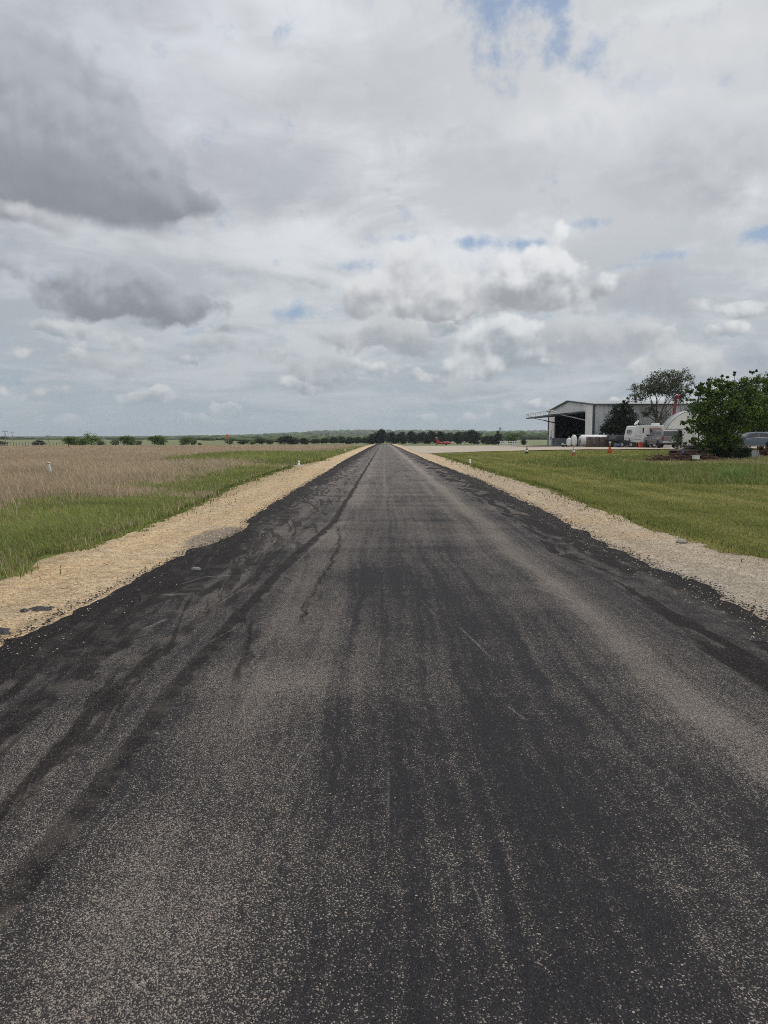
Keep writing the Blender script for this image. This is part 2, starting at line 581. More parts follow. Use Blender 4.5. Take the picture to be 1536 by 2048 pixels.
def grid_mesh(name, xs, ys, zf, col=None):
    X, Y = np.meshgrid(xs, ys)
    Z = zf(X, Y)
    v = np.stack([X.ravel(), Y.ravel(), Z.ravel()], 1)
    nx, ny = len(xs), len(ys)
    i = (np.arange(ny - 1)[:, None] * nx + np.arange(nx - 1)[None, :]).ravel()
    f = np.stack([i, i + 1, i + nx + 1, i + nx], 1)
    return np_mesh(name, v, f, col(X.ravel(), Y.ravel()) if col else None)


LAWN = np.array(lin(120, 126, 68)); LUSH = np.array(lin(98, 113, 58)); TANC = np.array(lin(166, 154, 126))
OLIVE = np.array(lin(108, 108, 62)); PAST = np.array(lin(124, 128, 96)); DIRT = np.array(lin(120, 105, 78))
DARKG = np.array(lin(52, 70, 34))


def green_share(x, y):
    """0 = dry tan grass, 1 = green; the left field"""
    d = -4.6 - x                                   # distance from the gravel
    n = fbm(x / 5.5, y / 7.0, 3) - .5
    n2 = fbm(x / 1.6, y / 2.2, 9) - .5
    lim = np.interp(y, [0, 8, 20, 30, 45, 60, 85, 100, 330], [4.6, 4.8, 4.6, 4.8, 7.5, 9, 5.5, 2.6, 1.0])
    n4 = fbm(x / 2.4, y / 5.0, 19) - .5
    dd = d + n * 5 + n2 * 2.5 + n4 * 6
    g = .42 * (1 - ss(1.2, 3.6, dd)) + .58 * (1 - ss(-3.5, 3.5, d - lim * 1.7 + n * 12 + n2 * 4 + n4 * 8))
    g = g - .75 * np.exp(-(((x + 6.9) / 2.0) ** 2 + ((y - 21.2) / 1.7) ** 2)) * (.4 + 1.2 * (n2 + .5)) + .9 * np.exp(-(((x + 6.2) / .9) ** 2 + ((y - 16.9) / .6) ** 2))
    lush = ss(46, 52, y + n * 6) * (1 - ss(72, 88, y + n * 8)) * (1 - ss(9.0, 11.5, d + n * 3))
    post = np.exp(-(((x + 14.0) / 2.4) ** 2 + ((y - 31) / 1.9) ** 2))
    return np.clip(np.maximum(np.maximum(g, lush), post * 1.1), 0, 1), lush


def field_col(x, y):
    """soil-level colour of the grassland"""
    n = fbm(x / 9, y / 14, 21) - .5
    g, lush = green_share(x, y)
    left = TANC[None] * (0.88 + 0.5 * n[:, None]) * (1 - g[:, None]) + (LUSH * .55 + OLIVE * .45)[None] * g[:, None]
    n3 = fbm(x / 4, y / 6, 31)
    right = LAWN[None] * (0.75 + 0.5 * n3[:, None]) + OLIVE[None] * 0.12
    w = ss(-.5, .5, x)[:, None]
    c = left * (1 - w) + right * w
    far = ss(170, 215, y + 14 * (fbm(x / 30, y / 30, 4) - .5) + 0.45 * np.abs(np.minimum(x, 0)) - 20 * ss(-60, -40, -np.abs(x)))
    far = np.where(x > 0, ss(128, 140, y), far)
    pn = fbm(x / 160, y / 60, 41)
    past = PAST[None] * (0.75 + .45 * pn[:, None])
    c = c * (1 - far[:, None]) + past * far[:, None]
    wood = (ss(900, 1500, y) * (0.6 + .4 * ss(.35, .6, fbm(x / 300, y / 200, 51))))[:, None]
    c = c * (1 - wood) + (DARKG * .9)[None] * wood
    return np.clip(c, 0.004, 0.8)


xs_pos = graded([(0, 12, .5), (12, 60, 1.5), (60, 200, 6), (200, 800, 25), (800, 5600, 120)])
xs = np.concatenate([-xs_pos[:0:-1], xs_pos])
ys = graded([(-120, -6, 10), (-6, 40, .6), (40, 130, 1.6), (130, 400, 6), (400, 1200, 25), (1200, 5400, 90)])


def ground_z(x, y):
    z = terr_far(x, y) - 0.02
    under = (x > edge(GRV_L, y) + .3) & (x < edge(GRV_R, y) - .3) & (y < 330)
    apron = (x > 4.4) & (y > 74) & (y < 200)
    z = z - 0.03 * under - 0.05 * apron * (~under)
    z = z + np.where(y < 60, 0.03 * (fbm(x / 1.2, y / 1.2, 77) - .5) * ss(4.6, 6, np.abs(x)), 0)
    return z


def make_ground_mat():
    m, nt, b = new_mat('grassland')
    a = nt.nodes.new('ShaderNodeAttribute'); a.attribute_name = 'Col'
    c = S(nt, a.outputs['Color'])
    p = pos(nt)
    n1 = noise(nt, p, 1.3, 5, 0.65)
    n2 = noise(nt, p, 14, 4, 0.7)
    x, y, z = xyz(nt, p)
    n3 = noise(nt, vec(nt, x * 0.25, y * 0.08), 1.0, 4, 0.6)
    f = (n1 - 0.5) * 0.7 + (n2 - 0.5) * 0.9 + (n3 - 0.5) * 0.7 + 0.9
    put(nt, b.inputs['Base Color'], scale_col(nt, c, f.max(0.2)))
    b.inputs['Roughness'].default_value = 1.0
    b.inputs['Specular IOR Level'].default_value = 0.05
    bump(nt, b, n2 + n1, 0.8, 0.06)
    return m


g = link_mesh('ground', grid_mesh('ground', xs, ys, ground_z, field_col), make_ground_mat())
tag(g, kind='structure')
g.data.polygons.foreach_set('use_smooth', [True] * len(g.data.polygons))


# ------------------------------------------------------------------ gravel shoulders, apron, runway
def strip(name, fl, fr, ys, nx, dz, mat, jl=0.0, jr=0.0, seed=1, zf=None):
    ys = np.asarray(ys)
    l, r = fl(ys), fr(ys)
    if jl: l = l + (fbm(ys * 1.6, ys * 0 + seed, seed, 5) - .5) * 2 * jl
    if jl: l = l + (fbm(ys * 8, ys * 0 + seed, seed + 30, 3) - .5) * jl * .5
    if jr: r = r + (fbm(ys * 8, ys * 0 + seed, seed + 31, 3) - .5) * jr * .5
    if jr: r = r + (fbm(ys * 1.6, ys * 0 + seed + 9, seed + 9, 5) - .5) * 2 * jr
    t = np.linspace(0, 1, nx)
    X = l[:, None] * (1 - t) + r[:, None] * t
    Y = np.repeat(ys[:, None], nx, 1)
    Z = (zf or terr)(X, Y) + dz
    v = np.stack([X.ravel(), Y.ravel(), Z.ravel()], 1)
    ny = len(ys)
    i = (np.arange(ny - 1)[:, None] * nx + np.arange(nx - 1)[None, :]).ravel()
    f = np.stack([i, i + 1, i + nx + 1, i + nx], 1)
    o = link_mesh(name, np_mesh(name, v, f), mat)
    o.data.polygons.foreach_set('use_smooth', [True] * len(f))
    return tag(o, kind='structure')


def make_gravel(name, warm, grey, left):
    m, nt, b = new_mat(name)
    p = pos(nt)
    x, y, z = xyz(nt, p)
    p2 = vec(nt, x, y, 0.0)
    v1 = voronoi(nt, p2, 52, 'F1')
    v2 = voronoi(nt, p2, 120, 'F1')
    r1, r1b, _ = xyz(nt, S(nt, v1.outputs['Color']))
    r2, _, _ = xyz(nt, S(nt, v2.outputs['Color']))
    n = noise(nt, p2, 0.9, 4, 0.6)
    nn = noise(nt, p2, 4.0, 5, 0.65)
    base = mix(nt, (n * 1.6 - 0.45 + (0.0 if left else 0.1)).clamp(), warm, grey)
    if left:    # old greyed asphalt tongue
        dx_ = (x + 2.75) / 0.42; dy_ = (y - 12.6) / 1.5
        k = ((dx_ * dx_ + dy_ * dy_).sqrt() + (nn - 0.5) * 0.9).step(1.1, 0.75)
        base = mix(nt, k * 0.85, base, lin(120, 112, 105))
    else:       # dark scraped lines by the tar, paler and pinker near the camera
        base = mix(nt, y.step(16.0, 8.0) * 0.8, base, lin(164, 155, 141))
    stone = r1 * 0.85 + r2 * 0.5 + 0.36
    c = scale_col(nt, base, stone)
    pale = (r1b.step(0.90, 0.97)) * 0.55
    c = mix(nt, pale, c, lin(226, 214, 192))
    # wheel ruts, and soil creeping in from the grass side
    rut = noise(nt, vec(nt, x * 2.4, y * 0.11), 1.0, 4, 0.6)
    c = scale_col(nt, c, (rut - 0.5) * 0.55 + (n - 0.5) * 0.35 + 1.0)
    soil = ((x + 4.15) * -1.0 + (nn - 0.5) * 1.2).step(0.0, 0.55) if left else ((x - 4.72) + (nn - 0.5) * 1.2).step(0.0, 0.6)
    c = mix(nt, soil * 0.42, c, lin(132, 120, 88))
    # crushed-stone fines and debris
    dirt = (nn + (r2 - 0.5) * 0.45 + (n - 0.5) * 0.3).step(0.58, 0.76) * 0.6
    c = mix(nt, dirt, c, lin(104, 92, 72))
    put(nt, b.inputs['Base Color'], c)
    b.inputs['Roughness'].default_value = 0.95
    b.inputs['Specular IOR Level'].default_value = 0.15
    hgt = S(nt, v1.outputs['Distance']) * -1.0 + S(nt, v2.outputs['Distance']) * -0.5 + nn * 0.8
    bump(nt, b, hgt, 0.9, 0.018)
    return m


GRAVEL_WARM, GRAVEL_GREY = lin(202, 173, 133), lin(190, 173, 148)
yf = graded([(-3, 40, .07), (40, 120, .3), (120, 330, 1.0)])
strip('gravel_shoulder', lambda y: edge(GRV_L, y), lambda y: edge(TAR_L, y) + .35, yf, 8, 0.0, make_gravel('gravel_warm', GRAVEL_WARM, GRAVEL_GREY, True), jl=.14, seed=3)
strip('gravel_shoulder', lambda y: edge(TAR_R, y) - .35, lambda y: edge(GRV_R, y), yf, 8, 0.0, make_gravel('gravel_grey', GRAVEL_WARM, lin(178, 165, 146), False), jr=.16, seed=5)


def make_apron_mat():
    m, nt, b = new_mat('apron_concrete')
    p = pos(nt)
    x, y, z = xyz(nt, p)
    n = noise(nt, vec(nt, x * 0.35, y * 0.08), 1.0, 5, 0.6)
    n2 = noise(nt, p, 3.0, 5, 0.65)
    c = mix(nt, (n * 1.8 - 0.4).clamp(), lin(176, 163, 143), lin(160, 150, 138))
    c = mix(nt, (n2 + n * 0.6).step(0.95, 1.1) * 0.4, c, lin(140, 130, 118))
    put(nt, b.inputs['Base Color'], c)
    b.inputs['Roughness'].default_value = 0.9
    b.inputs['Specular IOR Level'].default_value = 0.2
    bump(nt, b, n2, 0.3, 0.01)
    return m


AP_N = [(4.3, 84.5), (5.5, 89), (6.7, 91), (9, 92), (11.5, 91.5), (14, 88.5), (16, 86.2), (20, 81.5), (24, 78.4), (29.5, 79.6), (38, 80), (60, 80)]
AP_F = [(4.3, 190), (9, 186), (15, 172), (19.5, 133), (21.5, 129), (25.3, 126.5), (30, 126), (60, 126)]
ax_ = graded([(4.3, 34, .3), (34, 60, 2)])
at_ = np.linspace(0, 1, 90)
n0 = np.interp(ax_, [a[0] for a in AP_N], [a[1] for a in AP_N]) + (fbm(ax_ * .9, ax_ * 0, 8) - .5) * 2.4
f0 = np.interp(ax_, [a[0] for a in AP_F], [a[1] for a in AP_F])
AX = np.repeat(ax_[None, :], len(at_), 0)
AY = n0[None, :] * (1 - at_[:, None]) + f0[None, :] * at_[:, None]
AZ = terr(AX, AY) + .02
av = np.stack([AX.ravel(), AY.ravel(), AZ.ravel()], 1)
ai = (np.arange(len(at_) - 1)[:, None] * len(ax_) + np.arange(len(ax_) - 1)[None, :]).ravel()
af = np.stack([ai, ai + 1, ai + len(ax_) + 1, ai + len(ax_)], 1)
ap = link_mesh('apron', np_mesh('apron', av, af), make_apron_mat())
tag(ap, kind='structure')


def make_runway_mat():
    m, nt, b = new_mat('worn_asphalt')
    p = pos(nt)
    x, y, z = xyz(nt, p)
    p2 = vec(nt, x, y, 0.0)
    nlow = noise(nt, vec(nt, x * 0.75, y * 0.42, 0.0), 1.0, 4, 0.55, 0.4)
    nlow2 = noise(nt, vec(nt, x * 0.55 + 31, y * 0.75, 0.0), 1.0, 4, 0.6, 0.3)
    ntr = noise(nt, vec(nt, x * 0.16 + 7, y * 1.15, 0.0), 1.0, 4, 0.6)           # bands across the runway
    nlong = noise(nt, vec(nt, x * 5.0 + 3, y * 0.12, 0.0), 1.0, 4, 0.6)          # streaks along it
    nmid = noise(nt, p2, 3.2, 5, 0.6)
    nfine = noise(nt, p2, 13.0, 4, 0.65)
    wob = (noise(nt, vec(nt, y * 0.22, 3.0), 1.0, 3, 0.5) - 0.5)
    xw = x + wob * 0.35 + (nmid - 0.5) * 0.12

    # --- how much pale stone shows through the dark seal: long tracks, softly patched, plus painted far sheen
    nl1 = noise(nt, vec(nt, xw * 1.9 + 3, y * 0.085, 0.0), 1.0, 3, 0.55)
    nl2 = noise(nt, vec(nt, xw * 5.5 + 13, y * 0.12, 0.0), 1.0, 4, 0.6)
    nl3 = noise(nt, vec(nt, xw * 17.0 + 5, y * 0.28, 0.0), 1.0, 3, 0.6)
    pale = x * 0.0 + 0.165
    pale = pale + xw.gauss(1.86, 0.20) * (nlow2 * 1.2 + 0.25) * 0.58
    pale = pale + xw.gauss(1.40, 0.13) * nlow * 0.26
    pale = pale + xw.gauss(-0.80, 0.32) * (nlow * 1.5 - 0.15) * 0.34
    pale = pale + xw.gauss(-1.72, 0.20) * nlow2 * 0.30
    pale = pale + xw.gauss(0.02, 0.06) * y.step(10.0, 22.0) * 0.16
    pale = pale + (nl1 - 0.5) * 0.20 + (nl2 - 0.5) * 0.38 + (nl3 - 0.5) * 0.36
    pale = pale + (nlow - 0.5) * 0.36 + (ntr - 0.5) * (y.step(5.0, 18.0) * 0.44 + 0.16) + (nmid - 0.5) * 0.16
    pale = pale + y.step(8.0, 26.0) * 0.20  # paler with distance: grazing sky sheen painted in as pale stone
    blob = lambda cx, cy, rx, ry: math_node(nt, 'EXPONENT', (((x - cx) / rx).pow(2) + ((y - cy) / ry).pow(2)) * -1.0)
    pale = pale + blob(-0.75, 4.95, 0.55, 0.45) * 0.36 + blob(-0.85, 2.35, 0.5, 0.5) * 0.18 + blob(-1.5, 3.3, 0.35, 0.5) * 0.14 + blob(0.6, 4.75, 0.7, 0.3) * 0.08
    pale = pale + blob(-1.2, 12.2, 0.5, 1.4) * 0.16 + blob(0.9, 12.5, 0.8, 1.2) * 0.10 + blob(-0.7, 6.3, 0.4, 0.35) * 0.10
    pale = pale - blob(-0.3, 8.2, 1.1, 1.1) * 0.09 - blob(0.45, 3.6, 0.7, 1.4) * 0.05 - blob(0.15, 2.15, 0.3, 0.25) * 0.08
    pale = ((pale + (nfine - 0.5) * 0.26 - 0.01).max(0.035)).clamp()

    # --- stone chips in the surface
    v1 = voronoi(nt, p2, 235, 'F1')
    v2 = voronoi(nt, p2, 62, 'F1')
    v3 = voronoi(nt, p2, 380, 'F1')
    r1, r1b, _ = xyz(nt, S(nt, v1.outputs['Color']))
    r2, r2b, _ = xyz(nt, S(nt, v2.outputs['Color']))
    r3, _, _ = xyz(nt, S(nt, v3.outputs['Color']))
    d1 = S(nt, v1.outputs['Distance'])
    d2 = S(nt, v2.outputs['Distance'])
    chips = ((pale * 0.95 - r1 + 0.03) * 7.0).clamp()
    specks = (r2b * 0.75 + 0.25) * ((pale * 0.22 + 0.012 - r2) * 60.0).clamp() * d2.step(0.30, 0.22)
    dark = mix(nt, nlow2, (0.0200, 0.0183, 0.0215), (0.0275, 0.0255, 0.0285))
    dark = scale_col(nt, dark, r3 * 0.55 + r1b * r1b * 1.25 + 0.36)
    chipc = scale_col(nt, mix(nt, r1b, lin(152, 139, 129), lin(214, 199, 185)), r1b * 0.55 + 0.40)
    c = mix(nt, chips * 0.82, dark, chipc)
    c = mix(nt, specks * 0.85, c, scale_col(nt, lin(214, 202, 182), r2b * 0.4 + 0.6))
    # worn film of dust on the pale streaks
    c = mix(nt, pale * 0.34, c, lin(132, 124, 116))

    # --- fresh black sealer brushed along both edges
    we = noise(nt, vec(nt, x * 1.3 + 5, y * 0.30, 0.0), 1.0, 5, 0.6, 0.8)
    wf = noise(nt, vec(nt, x * 4.5 + y * 0.55, y * 0.55, 0.0), 1.0, 4, 0.6, 0.9)
    tl = (x - wob * 0.3 + (we - 0.5) * 1.5).step(-2.08, -2.28)
    tl = tl * (1.0 - (wf.step(0.57, 0.63) * x.step(-2.75, -2.3)) * 0.85)
    # separate brush strokes further in
    st = (wf + x.step(-1.0, -2.3) * 0.16 - y.step(9.0, 3.0) * 0.10).step(0.60, 0.64) * x.step(-0.75, -1.25)
    xc = x + wob * 0.22 + (nmid - 0.5) * 0.10 + y.step(16.0, 6.0) * 0.36
    crack = xc.abs()
    crack = (xc + 0.97).abs().step(0.085, 0.045) * (nmid + 0.35).clamp().step(0.5, 0.7) * (1.0 - y.step(7.0, 4.0) * 0.25)
    def stroke(x0, amp, fr, ph, w, y0, y1, slope=0.0):
        xk = math_node(nt, 'SINE', y * fr + ph) * amp + x0 + (y - 6.0) * slope
        d_ = (x - xk + (nmid - 0.5) * 0.16 + (nfine - 0.5) * 0.05).abs()
        return d_.step(w * 1.25, w * 0.6) * y.step(y0 - 0.4, y0 + 0.3) * y.step(y1 + 0.8, y1 - 0.6) * (wf * 3.2 - 0.75).clamp()
    sk = None
    for q in [(-1.60, .10, .9, .3, .060, 1.5, 9.0, 0.0), (-1.92, .13, .7, 1.2, .075, 2.5, 12.0, .01), (-2.22, .10, 1.1, 2.0, .060, 3.5, 14.0, .0), (-1.10, .07, .8, 4.0, .045, 4.6, 8.2, -.07),
              (-1.75, .18, .55, 3.0, .050, 5.0, 16.0, .03), (-1.40, .14, .5, 5.2, .040, 8.0, 20.0, -.02), (-0.62, .10, .6, 1.0, .030, 6.5, 14.0, -.03)]:
        t_ = stroke(*q)
        sk = t_ if sk is None else sk.max(t_)
    left = tl.max(st * 0.85).max(crack * 0.95).max(sk * 0.95)
    # right side: swirls with pale islands
    wr = noise(nt, vec(nt, x * 1.9 + 11, y * 0.42, 0.0), 1.0, 4, 0.55, 1.4)
    tr = (x + (we - 0.5) * 1.3 + wob * 0.4 - y.step(13.0, 7.0) * 0.22).step(2.36, 2.46)
    isl = (wr.step(0.50, 0.54)) * x.step(3.25, 2.95)
    isl = isl.max((x - 2.80 + wob * 0.5 + (nmid - 0.5) * 0.25).abs().step(0.10, 0.03) * y.step(13.0, 10.5) * 0.9)
    tr = (tr * (1.0 - isl * 0.88)).max(x.step(3.10, 3.18) * 0.95)
    tar = left.max(tr)
    tar_n = noise(nt, vec(nt, x * 7, y * 2.0, 0.0), 1.0, 5, 0.7)
    tarc = mix(nt, tar_n.step(0.3, 0.75), (0.0095, 0.0078, 0.0080), (0.0215, 0.0172, 0.0172))
    tarc = scale_col(nt, tarc, r3 * 0.5 + 0.75)
    tarc = mix(nt, ((0.035 - r1) * 60.0).clamp() * 0.5, tarc, lin(170, 158, 140))
    tar_a = tar * 0.96
    c = mix(nt, tar_a, c, tarc)
    # thin pale lip along a torn seal edge
    lip = (tar * (1.0 - tar)) * 4.0 * nmid.step(0.45, 0.65)
    c = mix(nt, lip * 0.20, c, lin(140, 130, 120))

    # --- scrapes left on the surface
    def seg(x0, y0, x1, y1, w, k):
        L = math.hypot(x1 - x0, y1 - y0)
        ux, uy = (x1 - x0) / L, (y1 - y0) / L
        al = (x - x0) * ux + (y - y0) * uy
        pe = ((x - x0) * uy - (y - y0) * ux + (nmid - 0.5) * w * 1.5).abs()
        return (pe + (nfine - 0.5) * w * 2.2).step(w, w * 0.3) * al.step(-0.02, L * 0.3) * al.step(L + 0.02, L * 0.7) * ((r1 + nmid * 0.9 - 0.9) * 4.0).clamp() * k
    sc = None
    for q in [(-1.18, 9.0, -0.93, 13.2, .010, .75), (0.62, 6.55, 0.80, 5.35, .012, .6), (1.55, 8.4, 1.92, 7.3, .016, .7), (0.35, 7.6, 0.5, 6.6, .010, .35),
              (-1.62, 7.2, -1.45, 8.5, .010, .5), (-1.42, 5.7, -1.2, 6.6, .008, .45), (-2.02, 6.3, -1.92, 6.75, .03, .75), (-0.48, 3.3, -0.36, 4.1, .008, .4),
              (-0.04, 5.4, -0.03, 6.1, .008, .45), (-0.30, 6.35, -0.29, 6.75, .012, .35), (-0.34, 6.35, -0.34, 6.7, .010, .3), (0.34, 2.42, 0.31, 2.72, .006, .5), (0.25, 2.5, 0.24, 2.78, .006, .4),
              (0.02, 3.0, 0.02, 3.7, .008, .35), (-2.2, 8.75, -1.75, 8.9, .022, .55), (-2.25, 8.3, -2.05, 8.85, .020, .5), (-2.3, 7.75, -1.95, 7.85, .06, .5), (0.72, 4.5, 0.82, 4.2, .010, .5)]:
        t_ = seg(*q)
        sc = t_ if sc is None else sc.max(t_)
    c = mix(nt, sc, c, lin(178, 172, 166))

    put(nt, b.inputs['Base Color'], c)
    put(nt, b.inputs['Roughness'], (0.86 - tar_a * 0.04 + pale * 0.1).clamp())
    put(nt, b.inputs['Specular IOR Level'], 0.24 - tar_a * 0.12)
    hgt = (d1 * -1.0) * (1.0 - tar_a * 0.55) + S(nt, v3.outputs['Distance']) * -0.35 + tar_a * 0.5 + nmid * 0.5 + specks * 0.6 + tar_n * tar_a * 1.6 + nfine * 0.8
    bump(nt, b, hgt, 0.85, 0.010)
    return m


strip('runway', lambda y: edge(TAR_L, y), lambda y: edge(TAR_R, y), yf, 26, 0.014, make_runway_mat(), jl=.11, jr=.13, seed=13)


# ------------------------------------------------------------------ grass
def blade_mesh(name, x, y, h, w, lean, col, tipcol, zoff=0.0):
    n = len(x)
    z = ground_z(x, y) + zoff
    a = rng.uniform(0, 2 * np.pi, n)
    wx_, wy_ = np.cos(a) * w / 2, np.sin(a) * w * 0.4 / 2
    wx_ = np.where(np.abs(wx_) < w * .3, np.sign(wx_ + 1e-9) * w * .3, wx_)
    lx, ly = lean[:, 0] * h, lean[:, 1] * h
    V = np.zeros((n, 5, 3), np.float32)
    V[:, 0] = np.stack([x - wx_, y - wy_, z], 1)
    V[:, 1] = np.stack([x + wx_, y + wy_, z], 1)
    mx_, my_, mz = x + lx * .35, y + ly * .35, z + h * .6
    V[:, 2] = np.stack([mx_ - wx_ * .75, my_ - wy_ * .75, mz], 1)
    V[:, 3] = np.stack([mx_ + wx_ * .75, my_ + wy_ * .75, mz], 1)
    hz = h * np.sqrt(np.clip(1 - (lx * lx + ly * ly) / (h * h) * .6, .2, 1))
    V[:, 4] = np.stack([x + lx, y + ly, z + hz], 1)
    b = (np.arange(n) * 5)[:, None]
    F = np.concatenate([b + np.array([[0, 1, 3]]), b + np.array([[0, 3, 2]]), b + np.array([[2, 3, 4]])], 0)
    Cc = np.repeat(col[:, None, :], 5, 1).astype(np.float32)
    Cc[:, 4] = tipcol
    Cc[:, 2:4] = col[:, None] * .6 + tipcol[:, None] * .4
    return np_mesh(name, V.reshape(-1, 3), F, Cc.reshape(-1, 3))


GRASS_MAT = leaf_material('grass_blades', 0.30, 0.7)


def sample(n, r0, r1, a0, a1, p=0.0):
    """ground points thinning out with distance as the eye sees them"""
    u = rng.uniform(0, 1, n)
    if p: r = (r0 ** p + u * (r1 ** p - r0 ** p)) ** (1 / p)
    else: r = r0 * (r1 / r0) ** u
    a = rng.uniform(a0, a1, n)
    return r * np.sin(a), r * np.cos(a), r


def grass_left(n):
    x, y, r = sample(n, 7.5, 190, R(-33), R(-.6), -0.25)
    keep = x < edge(GRV_L, y) + (fbm(x * 3, y * 3, 61) - .5) * .9
    x, y, r = x[keep], y[keep], r[keep]
    n = len(x)
    g, lush = green_share(x, y)
    isg = rng.uniform(0, 1, n) < np.clip(g * 1.25 - .08, 0.03, 0.97)
    d = edge(GRV_L, y) - x
    nz = fbm(x / 1.5, y / 1.5, 71)
    hg = (.10 + .20 * nz) * (0.35 + .65 * ss(0, 1.2, d)) * rng.uniform(.6, 1.3, n) + lush * rng.uniform(.2, .45, n)
    ht = rng.uniform(.25, .50, n) * (0.35 + .65 * ss(0.5, 4, d)) + .05
    h = np.where(isg, hg, ht)
    w = np.maximum(.0045, r * .0009) * rng.uniform(.6, 1.4, n) * np.where(isg, 1.15, .8)
    lean = np.stack([rng.normal(-.22, .22, n), rng.normal(0, .22, n)], 1)
    lean[isg] *= 1.2
    v = rng.uniform(.62, 1.35, (n, 1))
    tone = fbm(x / 3, y / 4, 81)[:, None]
    cg = (LUSH * .95)[None] * (1 - tone) + np.array(lin(150, 158, 88))[None] * tone
    cg = cg * v
    yel = rng.uniform(0, 1, (n, 1)) < .2
    cg = np.where(yel, np.array(lin(164, 154, 108))[None] * v, cg)
    ct = np.array(lin(168, 154, 130))[None] * (0.8 + .5 * tone) * v
    pinkish = rng.uniform(0, 1, (n, 1)) < .4
    ct = np.where(pinkish, ct * np.array([[1.03, .98, 1.0]]), ct)
    straw = rng.uniform(0, 1, (n, 1)) < .10 * (1 - ss(30, 60, y))[:, None]
    ct = np.where(straw, np.array(lin(206, 188, 150))[None] * v, ct)
    tuft = np.exp(-(((x + 6.2) / 1.0) ** 2 + ((y - 16.9) / .6) ** 2))[:, None]
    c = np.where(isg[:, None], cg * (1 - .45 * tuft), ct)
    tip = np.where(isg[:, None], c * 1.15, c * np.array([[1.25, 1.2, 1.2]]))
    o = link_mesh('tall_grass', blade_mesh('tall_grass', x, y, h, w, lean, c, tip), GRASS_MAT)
    tag(o, 'tall grass turning from green to dry pinkish brown on the left field', 'grass', kind='stuff')


def weeds_right(x, y):
    n = fbm(x / 3.2, y / 4.5, 91)
    w = ss(27, 31, y + (n - .5) * 8) * ss(8.5, 12, x + (n - .5) * 5) * (1 - ss(44, 60, y + (x - 12) * -.9))
    corner = ss(14.5, 17, x + (n - .5) * 4) * ss(26, 30, y + (n - .5) * 6) * (1 - ss(54, 60, y))
    return np.clip(np.maximum(w, corner), 0, 1)


def grass_right(n):
    x, y, r = sample(n, 9.0, 96, R(2), R(32), -0.15)
    apn = np.interp(x, [a[0] for a in AP_N], [a[1] for a in AP_N]) + (fbm(x * .9, x * 0, 8) - .5) * 2.4
    keep = (x > edge(GRV_R, y) + (fbm(x * 2.5, y * 2.5, 62) - .5) * .8) & ((y < apn) | (x < 4.5))
    x, y, r = x[keep], y[keep], r[keep]
    n = len(x)
    wd = weeds_right(x, y)
    tanp = .8 * np.exp(-(((x - 17.5) / 2.6) ** 2 + ((y - 47) / 2.6) ** 2)) + .45 * ss(19, 23, x) * ss(36, 42, y) * (1 - ss(58, 64, y))
    tanp = np.clip(tanp * 1.1, 0, .9)
    isw = rng.uniform(0, 1, n) < wd * .7
    ist = rng.uniform(0, 1, n) < np.maximum(tanp * .7, .05)
    h = rng.uniform(.03, .085, n) + ss(22, 32, y) * .04 + isw * rng.uniform(.05, .30, n) * (.5 + fbm(x / 1.2, y / 1.5, 85)) + (ist & (tanp > .2)) * rng.uniform(.1, .3, n)
    h = h * (1 - .6 * ss(41, 47, y) * ss(14, 17, x))
    w = np.maximum(.005, r * .00115) * rng.uniform(.6, 1.4, n)
    lean = np.stack([rng.normal(-.15, .35, n), rng.normal(0, .35, n)], 1)
    v = rng.uniform(.62, 1.35, (n, 1))
    tone = fbm(x / 2.6, y / 3.4, 82) * .6 + fbm(x / .7, y / .9, 83) * .4
    tone = np.clip((tone - .5) * 2.0 + .5 + .18 * np.sin(x * 4.2 + 2 * fbm(x / 5, y / 9, 84)), 0, 1)[:, None]
    c1 = np.array(lin(112, 120, 58))[None] * (1 - tone) + np.array(lin(160, 156, 96))[None] * tone
    c2 = np.array(lin(112, 123, 66))[None] * np.ones((n, 1))
    c = np.where(isw[:, None], c2, c1) * v
    c = np.where(ist[:, None], np.array(lin(150, 140, 100))[None] * v, c)
    dry = rng.uniform(0, 1, (n, 1)) < .04 + .30 * ss(.58, .75, fbm(x / 1.7, y / 2.2, 86))[:, None]
    c = np.where(dry, np.array(lin(146, 132, 92))[None] * v, c)
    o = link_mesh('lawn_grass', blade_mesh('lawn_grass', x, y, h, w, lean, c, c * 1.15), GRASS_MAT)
    tag(o, 'short green lawn grass running into weeds right of the runway', 'grass', kind='stuff')


grass_left(470000)
grass_right(400000)

# weed tufts straggling along the gravel edges, flowers in the weeds
n = 2600
x = np.where(rng.uniform(0, 1, n) < .5, 1, -1); y = rng.uniform(8, 60, n) ** 1.0
e = np.where(x < 0, edge(GRV_L, y), edge(GRV_R, y))
cl = fbm(y * .9, x * 7, 14)
px_ = e - x * rng.exponential(.22, n) * (cl > .5) * 1.2 + x * .15
h = rng.uniform(.03, .14, n)
c = np.array(lin(96, 104, 52))[None] * rng.uniform(.6, 1.3, (n, 1))
o = link_mesh('gravel_weeds', blade_mesh('gravel_weeds', px_, y, h, np.maximum(.008, y * .0011), rng.normal(0, .4, (n, 2)), c, c), GRASS_MAT)
o.location.z = .03
tag(o, 'sparse green weeds creeping out over the gravel edges', 'weeds', kind='stuff')


